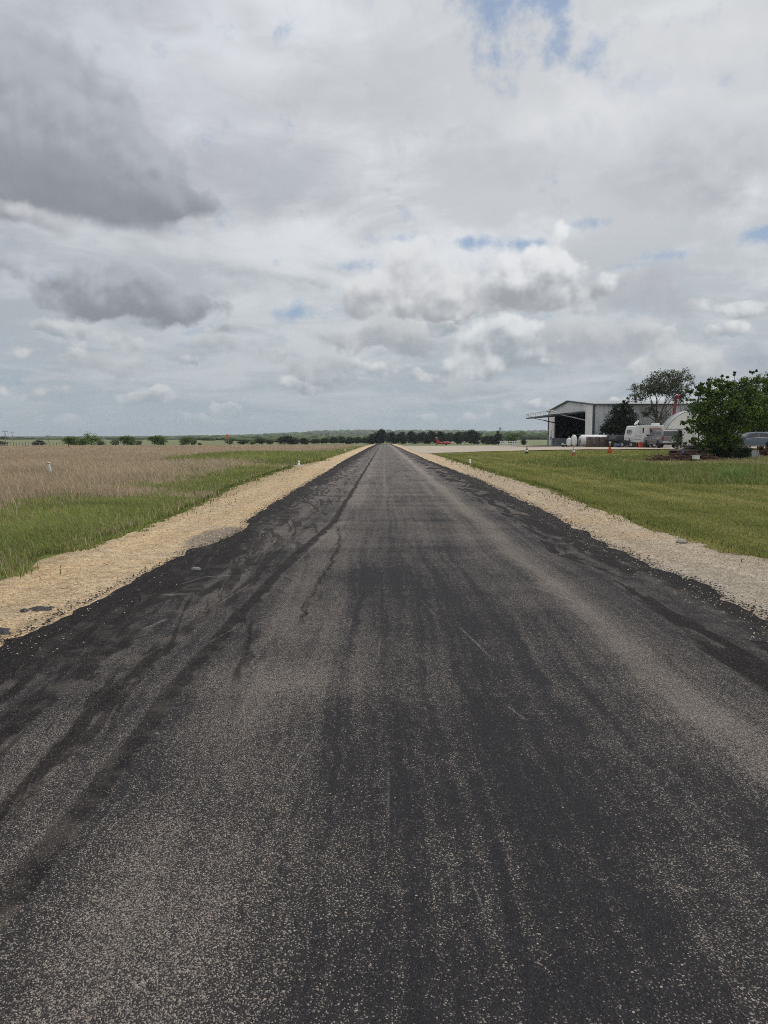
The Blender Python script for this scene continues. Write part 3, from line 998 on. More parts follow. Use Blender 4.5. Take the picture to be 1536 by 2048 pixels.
def flowers(n):
    x = rng.uniform(7, 21, n * 6); y = rng.uniform(27, 48, n * 6)
    w = weeds_right(x, y) * (fbm(x / 1.8, y / 2.6, 33) > .52)
    k = rng.uniform(0, 1, n * 6) < w
    x, y = x[k][:n], y[k][:n]
    xl, yl = rng.uniform(-9, -4.8, 60), rng.uniform(19, 33, 60)
    x, y = np.r_[x, xl, rng.uniform(5.5, 12, 25)], np.r_[y, yl, rng.uniform(11, 24, 25)]
    n = len(x)
    z = ground_z(x, y) + rng.uniform(.1, .24, n)
    r = np.maximum(.010, y * .00048) * rng.uniform(.6, 1.25, n)
    V = np.zeros((n, 6, 3)); d = np.array([[1, 0, 0], [-1, 0, 0], [0, 1, 0], [0, -1, 0], [0, 0, .7], [0, 0, -.7]])
    V = np.stack([x, y, z], 1)[:, None] + d[None] * r[:, None, None]
    f = np.array([[0, 2, 4], [2, 1, 4], [1, 3, 4], [3, 0, 4], [2, 0, 5], [1, 2, 5], [3, 1, 5], [0, 3, 5]])
    F = (np.arange(n) * 6)[:, None, None] + f[None]
    col = np.where(rng.uniform(0, 1, (n, 1)) < .75, np.array(lin(222, 222, 198))[None], np.array(lin(214, 204, 120))[None])
    o = link_mesh('wildflowers', np_mesh('wildflowers', V.reshape(-1, 3), F.reshape(-1, 3), np.repeat(col, 6, 0)), attr_material('petals'))
    tag(o, 'tiny white and yellow wildflowers dotted through the grass', 'wildflowers', kind='stuff')


flowers(330)


# ------------------------------------------------------------------ loose stones on the gravel
def stones(n):
    y = 5.0 + (rng.uniform(0, 1, n) ** 1.7) * 38
    side = rng.uniform(0, 1, n) < .5
    l = np.where(side, edge(GRV_L, y), edge(TAR_R, y)); r_ = np.where(side, edge(TAR_L, y), edge(GRV_R, y))
    x = l + (r_ - l) * rng.uniform(-.02, 1.02, n)
    s = rng.uniform(.004, .011, n) * (1 + (rng.uniform(0, 1, n) > .96) * rng.uniform(.3, 1.6, n)) * np.clip(y / 12, .8, 1.6)
    z = terr(x, y) + s * .25
    d = np.array([[1, 0, 0], [-1, 0, 0], [0, 1, 0], [0, -1, 0], [0, 0, .75], [0, 0, -.6], [.6, .6, .4], [-.6, -.6, .4]])
    f = np.array([[0, 6, 4], [6, 2, 4], [2, 1, 4], [1, 7, 4], [7, 3, 4], [3, 0, 4], [2, 6, 0], [3, 7, 1]])
    jit = rng.uniform(.65, 1.25, (n, 8, 1))
    a = rng.uniform(0, 6.28, n); ca, sa = np.cos(a)[:, None], np.sin(a)[:, None]
    D = d[None] * jit
    X = D[..., 0] * ca - D[..., 1] * sa; Y = D[..., 0] * sa + D[..., 1] * ca
    V = np.stack([X, Y, D[..., 2]], -1) * s[:, None, None] + np.stack([x, y, z], 1)[:, None]
    F = (np.arange(n) * 8)[:, None, None] + f[None]
    base = np.where(side[:, None], np.array(lin(196, 172, 136))[None], np.array(lin(182, 168, 148))[None])
    c = base * rng.uniform(.5, 1.2, (n, 1))
    black = rng.uniform(0, 1, (n, 1)) < .03
    c = np.where(black, np.array([[.03, .028, .028]]), c)
    o = link_mesh('loose_gravel', np_mesh('loose_gravel', V.reshape(-1, 3), F.reshape(-1, 3), np.repeat(c, 8, 0)), attr_material('crushed_stone'))
    tag(o, 'loose crushed stones lying over both gravel shoulders', 'gravel', kind='stuff')


stones(26000)

# tar crumbs along the two ragged edges and a few pale chips on the seal
n = 4500
y = 5.5 + rng.uniform(0, 1, n) ** 1.8 * 30
sd = rng.uniform(0, 1, n) < .35
x = np.where(sd, edge(TAR_L, y) - np.abs(rng.normal(0, .07, n)), edge(TAR_R, y) + np.abs(rng.normal(0, .10, n)))
pale = rng.uniform(0, 1, n) < np.where(sd, .16, .28)
x = np.where(pale, np.where(sd, edge(TAR_L, y) + np.abs(rng.normal(0, .25, n)), edge(TAR_R, y) - np.abs(rng.normal(0, .22, n))), x)
s = rng.uniform(.005, .015, n) * np.where(pale, .55, 1.1)
d = np.array([[1, 0, 0], [-.9, .3, 0], [.1, 1, 0], [0, -1, 0], [0, 0, .7], [0, 0, -.3]])
f = np.array([[0, 2, 4], [2, 1, 4], [1, 3, 4], [3, 0, 4]])
V = np.stack([x, y, terr(x, y) + .016], 1)[:, None] + d[None] * s[:, None, None] * rng.uniform(.6, 1.4, (n, 6, 1))
F = (np.arange(n) * 6)[:, None, None] + f[None]
c = np.where(pale[:, None], np.array(lin(200, 188, 168))[None] * rng.uniform(.6, 1.1, (n, 1)), np.array([[.028, .024, .025]]) * rng.uniform(.7, 1.4, (n, 1)))
o = link_mesh('tar_crumbs', np_mesh('tar_crumbs', V.reshape(-1, 3), F.reshape(-1, 3), np.repeat(c, 6, 0)), attr_material('crumbs'))
tag(o, 'crumbs of black tar and pale chips along the seal edges', 'tar crumbs', kind='stuff')

# ------------------------------------------------------------------ trees
BARK = simple('bark', (0.085, 0.068, 0.052), 0.9, scale=9)
BARK_GREY = simple('grey_bark', (0.15, 0.13, 0.11), 0.9, scale=9)
LEAF = leaf_material('leaves', 0.32)


def crown_mesh(name, blobs, nclus, per, leaf, cols, seed, sig=.17, thin=0.0, flat=.75):
    """leaf-sized faces clumped round twig ends spread through the lumpy crown"""
    r = np.random.default_rng(seed)
    vol = np.array([b[3] * b[4] * b[5] for b in blobs]) ** .75
    pick = r.choice(len(blobs), nclus, p=vol / vol.sum())
    B = np.array(blobs)[pick]
    d = r.normal(0, 1, (nclus, 3)); d /= np.linalg.norm(d, axis=1)[:, None]
    rad = r.uniform(0.12, 1, nclus) ** .42 * r.uniform(.82, 1.1, nclus)
    cc = B[:, :3] + d * rad[:, None] * B[:, 3:6]
    sc = (B[:, 3:6].mean(1) * sig)
    npr = r.poisson(per, nclus) + 1
    idx = np.repeat(np.arange(nclus), npr)
    n = len(idx)
    p = cc[idx] + r.normal(0, 1, (n, 3)) * sc[idx][:, None] * np.array([1, 1, flat])
    k = p[:, 2] > 0.02
    p, idx = p[k], idx[k]; n = len(p)
    a = r.normal(0, 1, (n, 3)); a /= np.linalg.norm(a, axis=1)[:, None]
    b = np.cross(a, r.normal(0, 1, (n, 3))); b /= np.linalg.norm(b, axis=1)[:, None]
    s = leaf * r.uniform(.6, 1.4, n)[:, None]
    V = np.stack([p - a * s, p + b * s * .5, p + a * s, p - b * s * .5], 1)
    F = np.arange(n * 4).reshape(n, 4)
    tone = r.uniform(0, 1, nclus)[idx][:, None]
    c0, c1 = np.array(cols[0])[None], np.array(cols[1])[None]
    C = (c0 * (1 - tone) + c1 * tone) * r.uniform(.7, 1.3, (n, 1))
    return np_mesh(name, V.reshape(-1, 3), F, np.repeat(C, 4, 0)), cc


def limb_mesh(name, H0, r0, targets, seed, fork=.35, stems=1, bend=.12, sub=6):
    r = random.Random(seed)
    m = MB()
    tips = []
    for s_ in range(stems):
        a = r.uniform(0, 6.28)
        off = 0 if stems == 1 else r0 * 1.6
        p = Vector((off * math.cos(a + s_ * 2.1), off * math.sin(a + s_ * 2.1), -.15))
        q = Vector((p.x * 2.5 + r.uniform(-1, 1) * bend * H0, p.y * 2.5 + r.uniform(-1, 1) * bend * H0, H0))
        mid = (p + q) / 2 + Vector((r.uniform(-1, 1), r.uniform(-1, 1), 0)) * bend * H0 * .5
        m.tube(p, mid, r0 * 1.15, r0 * .85, 8); m.tube(mid, q, r0 * .85, r0 * .6, 8)
        tips.append(q)
    T = [Vector(t) for t in targets]
    r.shuffle(T)
    for t in T[:sub]:
        q = min(tips[:stems], key=lambda u: (u - t).length)
        k = q.lerp(t, .5) + Vector((r.uniform(-1, 1), r.uniform(-1, 1), r.uniform(.0, 1))) * (t - q).length * .13
        m.tube(q, k, r0 * .5, r0 * .3, 6); m.tube(k, t, r0 * .3, r0 * .1, 5)
        for t2 in sorted(T, key=lambda u: (u - k).length)[1:5]:
            if (t2 - k).length < (t - q).length * 1.3:
                m.tube(k, t2, r0 * .18, r0 * .04, 4)
    return m.mesh(name)


def tree(name, label, cat, x, y, blobs, nclus, per, leaf, cols, seed, H0, r0, group=None, stems=1, sub=8, bark=None, sig=.17, rz=0.0, flat=.75):
    root = empty(name, (x, y, tz(x, y) - .03), rz, label, cat, group)
    me, cc = crown_mesh('crown', blobs, nclus, per, leaf, cols, seed, sig, flat=flat)
    link_mesh('trunk', limb_mesh('trunk', H0, r0, cc, seed, stems=stems, sub=sub), bark or BARK, root)
    link_mesh('crown', me, LEAF, root)
    return root


DK = (lin(38, 52, 30), lin(64, 82, 44))
MD = (lin(58, 84, 36), lin(108, 130, 58))
LT = (lin(92, 114, 56), lin(132, 146, 80))
BLK = (lin(26, 36, 24), lin(48, 60, 38))
GRYG = (lin(74, 84, 62), lin(104, 110, 84))

# the broad green tree in front of the cars, and its neighbour at the edge of the picture
tree('spreading_tree', 'large leafy green tree with low drooping branches over the scrap heap', 'tree', 24.1, 54.5,
     [(0, 0, 3.4, 2.7, 2.3, 1.9), (-1.3, -.4, 3.0, 1.5, 1.3, 1.2), (1.4, .3, 3.7, 1.7, 1.6, 1.5), (-.9, 0, 4.7, 1.3, 1.2, .8), (.7, 0, 4.9, 1.2, 1.1, .85),
      (-2.4, -.3, 2.2, 1.2, .9, .6), (-2.7, -.2, 4.1, .6, .6, .35), (-.5, 0, 1.7, 1.7, 1.7, .9), (1.9, .1, 3.1, 1.5, 1.2, .75), (-.2, 0, 5.6, .30, .3, .40), (.35, 0, 5.9, .3, .3, .3), (-1.3, 0, 5.45, .35, .3, .18),
      (-3.5, -.3, 2.5, .6, .4, .2), (-1.9, 0, 4.9, .8, .7, .5), (-.5, 0, 5.3, 1.0, .8, .5), (-1.0, -.5, .9, 1.6, .8, .6), (-.4, -.4, .8, 1.1, .8, .5), (-2.0, -.2, 1.2, .9, .8, .5), (2.6, 0, 3.7, 1.2, 1.0, 1.0), (-2.9, 0, 3.1, .5, .4, .3), (.1, -.6, 1.1, 1.0, .9, .6)],
     760, 27, .095, (lin(44, 66, 26), lin(100, 122, 48)), 5, 1.0, .12, stems=4, sub=18, sig=.105)
tree('leafy_tree', 'tall green tree at the right picture edge behind the spreading tree', 'tree', 31.0, 61.0,
     [(0, 0, 4.0, 2.6, 2.2, 1.75), (-1.2, 0, 5.3, 1.3, 1.2, 1.0), (.8, 0, 6.0, 1.5, 1.3, 1.1), (-1.8, 0, 3.4, 1.3, 1.2, .95), (-2.1, 0, 6.55, .35, .3, .18), (-.9, 0, 6.2, .6, .5, .4), (.4, 0, 3.1, 2.2, 1.6, .85), (-1.0, .6, 2.9, 1.5, 1.0, .6)],
     460, 27, .10, (lin(42, 62, 26), lin(98, 118, 48)), 8, 2.0, .16, sub=12, sig=.13)
tree('shrub', 'dark low shrub round the foot of the spreading tree', 'shrub', 24.5, 54.2,
     [(0, 0, .55, .95, .6, .5), (-.8, .1, .45, .6, .5, .4), (.7, 0, .5, .6, .5, .45)], 150, 22, .07, DK, 41, .4, .03, stems=3, sub=6, sig=.15)
tree('shrub', 'taller dark shrub between the spreading tree and the blue-grey car', 'shrub', 27.2, 60.5,
     [(0, 0, 1.0, .9, .8, .9), (-.6, 0, .8, .7, .6, .7), (-1.3, 0, 1.2, .8, .7, 1.0)], 170, 22, .08, DK, 43, .6, .04, stems=3, sub=6, sig=.15)
tree('leafy_tree', 'dark green tree in the gap between the blue-grey car and the arched shed', 'tree', 40.2, 83.0,
     [(0, 0, 2.3, 3.2, 2.0, 1.7), (-1.8, 0, 3.2, 1.8, 1.5, 1.3), (1.5, 0, 3.8, 2.0, 1.6, 1.6)], 330, 24, .13, (lin(36, 52, 24), lin(80, 98, 42)), 51, 1.4, .14, sub=8, sig=.14)
# dark juniper against the hangar, sparse grey tree behind the caravan
tree('juniper_tree', 'dense dark green conical tree against the hangar side wall', 'tree', 30.2, 98.4,
     [(0, 0, 1.6, 2.75, 1.9, 1.5), (.1, 0, 3.2, 2.2, 1.7, 1.5), (-.1, 0, 4.6, 1.35, 1.1, 1.0), (.2, 0, 5.4, .6, .5, .6), (-1.5, 0, 2.4, 1.2, 1.0, 1.0), (1.5, 0, 2.3, 1.3, 1.0, 1.1)],
     420, 34, .11, BLK, 12, 2.4, .16, sub=8, sig=.13)
tree('sparse_tree', 'tall thin-leaved grey-brown tree rising above the caravan and hangar roof', 'tree', 34.0, 97.4,
     [(-1.9, 0, 6.9, 1.5, 1.2, 1.2), (1.3, 0, 8.4, 2.2, 1.5, 1.3), (3.5, 0, 8.0, 1.5, 1.2, 1.6), (-.3, 0, 7.7, 1.4, 1.1, 1.0), (.8, 0, 7.2, 2.4, 1.5, .8), (-2.7, 0, 5.9, .9, .8, .5), (3.0, 0, 6.3, 1.2, 1.0, .8), (-.8, 0, 4.4, 1.3, .9, .7)],
     640, 15, .10, (lin(50, 58, 36), lin(96, 98, 70)), 21, 3.2, .13, stems=2, sub=13, bark=BARK, sig=.15)
tree('scrub_tree', 'low grey-brown scrub between the caravan roof and hangar wall', 'shrub', 36.4, 98.6,
     [(0, 0, 2.6, 2.0, 1.0, 1.5), (-1.0, 0, 3.6, 1.3, .8, 1.2), (1.2, 0, 3.4, 1.2, .8, 1.0)],
     120, 14, .085, (lin(80, 84, 62), lin(112, 112, 88)), 33, 1.2, .07, stems=3, sub=16, bark=BARK_GREY, sig=.2)

# the far trees: a few crown and trunk meshes of unit size, each tree its own object
protos = {}
for key, cols, blobs, nc, pr in [
    ('round', DK, [(0, 0, .55, .46, .46, .40), (-.22, 0, .42, .28, .28, .30), (.25, .05, .45, .27, .27, .32), (.05, 0, .80, .26, .26, .18)], 170, 16),
    ('dark', BLK, [(0, 0, .5, .48, .48, .42), (-.25, 0, .35, .30, .30, .33), (.27, 0, .38, .28, .3, .34), (.1, 0, .78, .28, .28, .2)], 180, 18),
    ('mid', MD, [(0, 0, .5, .42, .42, .40), (-.2, 0, .4, .3, .3, .35), (.22, 0, .55, .28, .28, .33), (-.05, 0, .82, .2, .2, .17)], 130, 14),
    ('light', LT, [(0, 0, .6, .34, .34, .38), (-.2, 0, .5, .22, .22, .3), (.2, 0, .66, .22, .22, .3), (0, 0, .25, .35, .3, .25)], 85, 12),
    ('cone', BLK, [(0, 0, .3, .42, .42, .3), (0, 0, .58, .30, .30, .26), (0, 0, .85, .14, .14, .16)], 130, 15),
    ('grey', GRYG, [(0, 0, .5, .45, .4, .4), (.2, 0, .4, .3, .3, .35), (-.24, 0, .36, .28, .3, .3)], 95, 13)]:
    me, cc = crown_mesh('crown', blobs, nc, pr, .042, cols, hash(key) % 100 if False else len(key) * 7 + 3, .17)
    protos[key] = (me, limb_mesh('trunk', .3, .022, cc, len(key), sub=6), BARK)


mesh_ready = set()


def far_tree(name, key, px, wpx, top, Y, label, group, cat='tree', rz=None, dy=0.0):
    """a tree whose bearing, breadth and height were read off the photograph, standing Y metres away"""
    x = (px - 768) / FOC * Y
    zb = float(terr_far(x, Y)) - .05
    h = CAM_H + (877 - top) / FOC * Y - zb
    w = wpx / FOC * Y
    root = empty(name, (x, Y, zb), random.uniform(0, 6.28) if rz is None else rz, label, cat, group)
    root.scale = (w, w * .9, h)
    me, tr, bark = protos[key]
    for nm, dat, mt in (('trunk', tr, bark), ('crown', me, LEAF)):
        if dat.name not in mesh_ready:
            dat.materials.append(mt); mesh_ready.add(dat.name)
        o = bpy.data.objects.new(nm, dat); COL.objects.link(o); o.parent = root
    return root


GL_ = 'bushy trees along the far edge of the dry field'
for a in [
    ('bush', 'dark', 4, 34, 882, 205, 'dark round bush cut by the left picture edge', GL_, 'bush'),
    ('bush', 'dark', 80, 24, 880.5, 215, 'small dark round bush alone in the pale pasture', GL_, 'bush'),
    ('bushy_tree', 'mid', 146, 38, 871, 190, 'dark green bush, leftmost of the field-edge clump', GL_),
    ('bushy_tree', 'mid', 169, 26, 875, 186, 'rounded mid-green bush in the middle of the field-edge clump', GL_),
    ('airy_tree', 'light', 186, 38, 865, 195, 'tallest pale green feathery tree of the field-edge clump', GL_),
    ('bush', 'grey', 205, 26, 879, 198, 'low grey-green scrub right beside the tall feathery tree', GL_, 'bush'),
    ('bush', 'grey', 232, 22, 876, 215, 'grey bush just left of the bright green field-edge tree', GL_, 'bush'),
    ('bushy_tree', 'mid', 257, 36, 869.5, 205, 'bright green rounded tree left of the gap in the field-edge row', GL_),
    ('bush', 'grey', 278, 16, 878, 210, 'small low bush right of the bright green rounded tree', GL_, 'bush'),
    ('bushy_tree', 'mid', 318, 44, 869, 212, 'broad dark green tree standing alone with a domed crown', GL_),
    ('bushy_tree', 'mid', 374, 30, 872, 225, 'open-crowned tree left of the windsock', GL_),
    ('bush', 'mid', 389, 14, 877, 227, 'narrow bush touching the open-crowned tree', GL_, 'bush'),
    ('bush', 'dark', 401, 8, 886, 228, 'tiny bush in the dry field left of the windsock', GL_, 'bush'),
    ('bushy_tree', 'mid', 461, 27, 875, 280, 'green bush directly behind the orange windsock', GL_),
    ('bush', 'round', 488, 26, 880, 285, 'low dark bush just right of the windsock', GL_, 'bush'),
    ('bush', 'mid', 507, 20, 881, 286, 'second low bush right of the windsock, paler', GL_, 'bush'),
    ('bushy_tree', 'round', 521, 24, 876, 288, 'mid-sized rounded tree left of the big dark oak', GL_),
    ('bush', 'round', 541, 16, 880, 290, 'small bush tucked against the big dark oak', GL_, 'bush'),
    ('oak_tree', 'dark', 576, 44, 872, 292, 'big wide near-black oak alone left of the treeline', GL_),
    ('oak_tree', 'dark', 609, 22, 876, 295, 'smaller near-black oak right of the big wide oak', GL_)]:
    far_tree(*a)
GT = 'trees in the dark line beyond the runway end'
rt = random.Random(4)
lbl_l = 'dark tree in the low part of the treeline left of the runway end'
for i, (px, w, top) in enumerate([(632, 24, 877), (650, 22, 875), (668, 22, 873), (684, 20, 872), (700, 22, 874), (716, 20, 873), (731, 20, 874)]):
    far_tree('treeline_tree', rt.choice(['round', 'dark', 'round']), px, w, top, 312 + rt.uniform(-6, 10), lbl_l, GT)
far_tree('oak_tree', 'dark', 761, 34, 858.5, 306, 'tallest tree of the dark line, straight beyond the runway end', GT)
far_tree('oak_tree', 'dark', 745, 26, 868, 308, 'dark tree leaning on the left of the tallest runway-end tree', GT)
lbl_r = 'dark tree in the even treeline right of the runway end behind the red aircraft'
for i, (px, w, top) in enumerate([(783, 30, 864), (803, 26, 864), (824, 28, 862.5), (845, 26, 864), (862, 26, 861.5), (880, 26, 862.5), (898, 24, 864), (915, 26, 863.5), (930, 26, 862)]):
    far_tree('treeline_tree', rt.choice(['dark', 'dark', 'round']), px, w, top, 314 + rt.uniform(-6, 12), lbl_r, GT)
far_tree('oak_tree', 'dark', 946, 38, 860, 300, 'broad dark oak closing the treeline right of the red aircraft', GT)
far_tree('bush', 'dark', 971, 22, 873, 295, 'low dark bush in the dip right of the broad oak', GT, 'bush')
far_tree('cedar_tree', 'cone', 995, 26, 862, 285, 'narrow dark cedar with a pointed top behind the white rail fence', GT)
far_tree('bushy_tree', 'dark', 984, 24, 872, 288, 'dark bush at the left foot of the pointed cedar', GT)
far_tree('airy_tree', 'mid', 1023, 42, 862.5, 280, 'lighter green loose tree right behind the white rail fence', GT)
far_tree('bush', 'dark', 1046, 14, 878, 262, 'low bush at the right end of the white rail fence', GT, 'bush')
far_tree('bush', 'dark', 1075, 10, 873, 560, 'small dark bush far out in the pasture left of the hangar', GT, 'bush')
far_tree('bush', 'dark', 1088, 9, 876, 620, 'tiny dark bush in the pasture close to the hangar wall', GT, 'bush')
far_tree('airy_tree', 'grey', 13, 20, 871, 640, 'distant grey tree standing above the horizon at far left', GL_)


# woods over the distant hills and hedgerows in the pastures
def distant_woods():
    r = np.random.default_rng(3)
    P = []
    def band(n, px0, px1, y0, y1, sx, sz, dens=None):
        px = r.uniform(px0, px1, n); Y = r.uniform(y0, y1, n)
        x = (px - 768) / FOC * Y
        P.append(np.stack([x, Y, r.uniform(.6, 1.3, n) * sx, r.uniform(.6, 1.3, n) * sz], 1))
    band(3700, -150, 1700, 1500, 4000, 11, 6.0)
    band(1000, 450, 1700, 950, 1600, 7, 3.6)
    band(420, -150, 450, 1000, 1600, 7, 2.4)
    band(150, -100, 470, 660, 860, 4, 1.9)
    band(160, 400, 760, 430, 620, 5, 1.7)
    band(420, 790, 1120, 640, 900, 6, 3.6)
    P = np.concatenate(P)
    pxx = 768 + FOC * P[:, 0] / P[:, 1]
    P[:, 3] *= np.interp(pxx, [300, 640], [.45, 1.0])
    ico = bmesh.new(); bmesh.ops.create_icosphere(ico, subdivisions=2, radius=1)
    iv = np.array([v.co[:] for v in ico.verts]); fi = np.array([[v.index for v in f.verts] for f in ico.faces]); ico.free()
    n = len(P)
    z = terr_far(P[:, 0], P[:, 1])
    jit = r.uniform(.72, 1.2, (n, len(iv), 1))
    V = iv[None] * jit * np.stack([P[:, 2], P[:, 2], P[:, 3]], 1)[:, None] + np.stack([P[:, 0], P[:, 1], z + P[:, 3] * .5], 1)[:, None]
    F = (np.arange(n) * len(iv))[:, None, None] + fi[None]
    t = r.uniform(0, 1, (n, 1))
    C = np.array(lin(48, 62, 36))[None] * (1 - t) + np.array(lin(86, 98, 58))[None] * t
    o = link_mesh('distant_woods', np_mesh('distant_woods', V.reshape(-1, 3), F.reshape(-1, 3), np.repeat(C, len(iv), 0)), attr_material('far_foliage'))
    tag(o, 'distant green woods covering the low hills and hedgerows', 'woods', kind='stuff')


distant_woods()

# broad-bladed weed clump on the lawn
def weed_clump():
    x0, y0 = 13.55, 29.9
    n = 150
    a = rng.uniform(0, 6.28, n); rr = np.abs(rng.normal(0, .28, n))
    x, y = x0 + rr * np.cos(a) * 1.3, y0 + rr * np.sin(a)
    lean = np.stack([np.cos(a), np.sin(a)], 1) * rng.uniform(.2, 1.0, (n, 1))
    c = np.array(lin(112, 134, 78))[None] * rng.uniform(.6, 1.4, (n, 1))
    root = empty('weed_clump', (0, 0, 0), 0, 'bushy clump of long blue-green leaves on the lawn at right', 'weed')
    link_mesh('leaves', blade_mesh('leaves', x, y, rng.uniform(.35, .75, n), rng.uniform(.025, .05, n), lean, c, c * 1.3), GRASS_MAT, root)


weed_clump()


# ------------------------------------------------------------------ paints and metals
WHITE = simple('white_paint', (0.72, 0.72, 0.70), 0.45, var=.08)
OFFWHITE = simple('weathered_white', (0.60, 0.60, 0.57), 0.6, var=.12)
CREAM = simple('camper_white', (0.62, 0.62, 0.60), 0.4, var=.06)
BLACK = simple('black_plastic', (0.015, 0.015, 0.016), 0.5)
RUBBER = simple('rubber', (0.022, 0.022, 0.022), 0.85)
STEEL = simple('bare_steel', (0.42, 0.43, 0.44), 0.45, metal=.6)
ALU = simple('alloy', (0.55, 0.55, 0.56), 0.35, metal=.8)
GREYBOX = simple('grey_enamel', (0.26, 0.28, 0.31), 0.5)
TRIM = simple('dark_blue_grey_trim', (0.06, 0.07, 0.085), 0.5)
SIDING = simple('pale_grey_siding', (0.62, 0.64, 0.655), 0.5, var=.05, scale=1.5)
SIDING_LIT = simple('lit_gable_siding', (0.80, 0.80, 0.79), 0.5, var=.05, scale=1.5)  # same siding made lighter: skylight on the gable painted into the colour
ROOF = simple('galvanised_roof', (0.30, 0.31, 0.315), 0.6, metal=.1, var=.06, scale=1.5)
SHADE_LINING = simple('shade_black_lining', (0.018, 0.018, 0.02), 0.9)  # near-black: shade of the enclosed inside painted into the colour
RED = simple('red_paint', (0.36, 0.04, 0.03), 0.45)
REDBOOM = simple('boom_red', (0.50, 0.06, 0.07), 0.45)
ORANGE = simple('cone_orange', (0.62, 0.13, 0.05), 0.6)
FADED = simple('faded_orange', (0.50, 0.22, 0.11), 0.7)
GREENISH = simple('grimy_dark_cone', (0.07, 0.065, 0.03), 0.8)
BLUE = simple('blue_plastic', (0.02, 0.055, 0.24), 0.5)
NAVY = simple('navy_paint', (0.012, 0.014, 0.022), 0.25, spec=.6, coat=.5)
GUN = simple('gunmetal_paint', (0.20, 0.19, 0.195), 0.3, metal=.4, coat=.5)
BLUEGREY = simple('blue_grey_paint', (0.11, 0.14, 0.19), 0.25, metal=.35, coat=.6)
GLASS = simple('tinted_glass', (0.02, 0.024, 0.026), 0.08, var=.02, spec=.8)
TAIL = simple('tail_lamp_red', (0.22, 0.03, 0.035), 0.25)
PLANK = simple('weathered_brown_wood', (0.085, 0.055, 0.045), 0.9, var=.35, scale=4)
GREYWOOD = simple('grey_wood', (0.22, 0.19, 0.16), 0.9, var=.3, scale=4)
RUST = simple('rust', (0.11, 0.055, 0.035), 0.9, var=.4, scale=5)
CONCRETE = simple('concrete', (0.42, 0.39, 0.34), 0.9)
YELLOWISH = simple('cream_metal', (0.55, 0.52, 0.36), 0.6)
LENS = simple('white_lens', (0.8, 0.8, 0.74), 0.3)
SOCK = simple('orange_fabric', (0.70, 0.16, 0.06), 0.8)
AWN = simple('dark_red_canvas', (0.10, 0.03, 0.03), 0.8)
BRICKRED = simple('red_bin_plastic', (0.52, 0.06, 0.04), 0.5)


def corrugated(m, u0, u1, z0, top, axis, at_, out, pitch=.60, depth=.06):
    """ribbed sheet in a vertical plane; u runs along x or y, ribs stand out by depth"""
    pts, u = [], u0
    while u < u1 - 1e-6:
        for du, o in ((0, 0), (pitch * .62, 0), (pitch * .70, depth), (pitch * .92, depth)):
            if u + du < u1: pts.append((u + du, o))
        u += pitch
    pts.append((u1, 0))
    vs, fs = [], []
    for uu, o in pts:
        q = at_ + out * o
        for z in (z0, top(uu)):
            vs.append((uu, q, z) if axis == 'x' else (q, uu, z))
    for i in range(len(pts) - 1):
        fs.append((2 * i, 2 * i + 2, 2 * i + 3, 2 * i + 1))
    m.add(vs, fs)


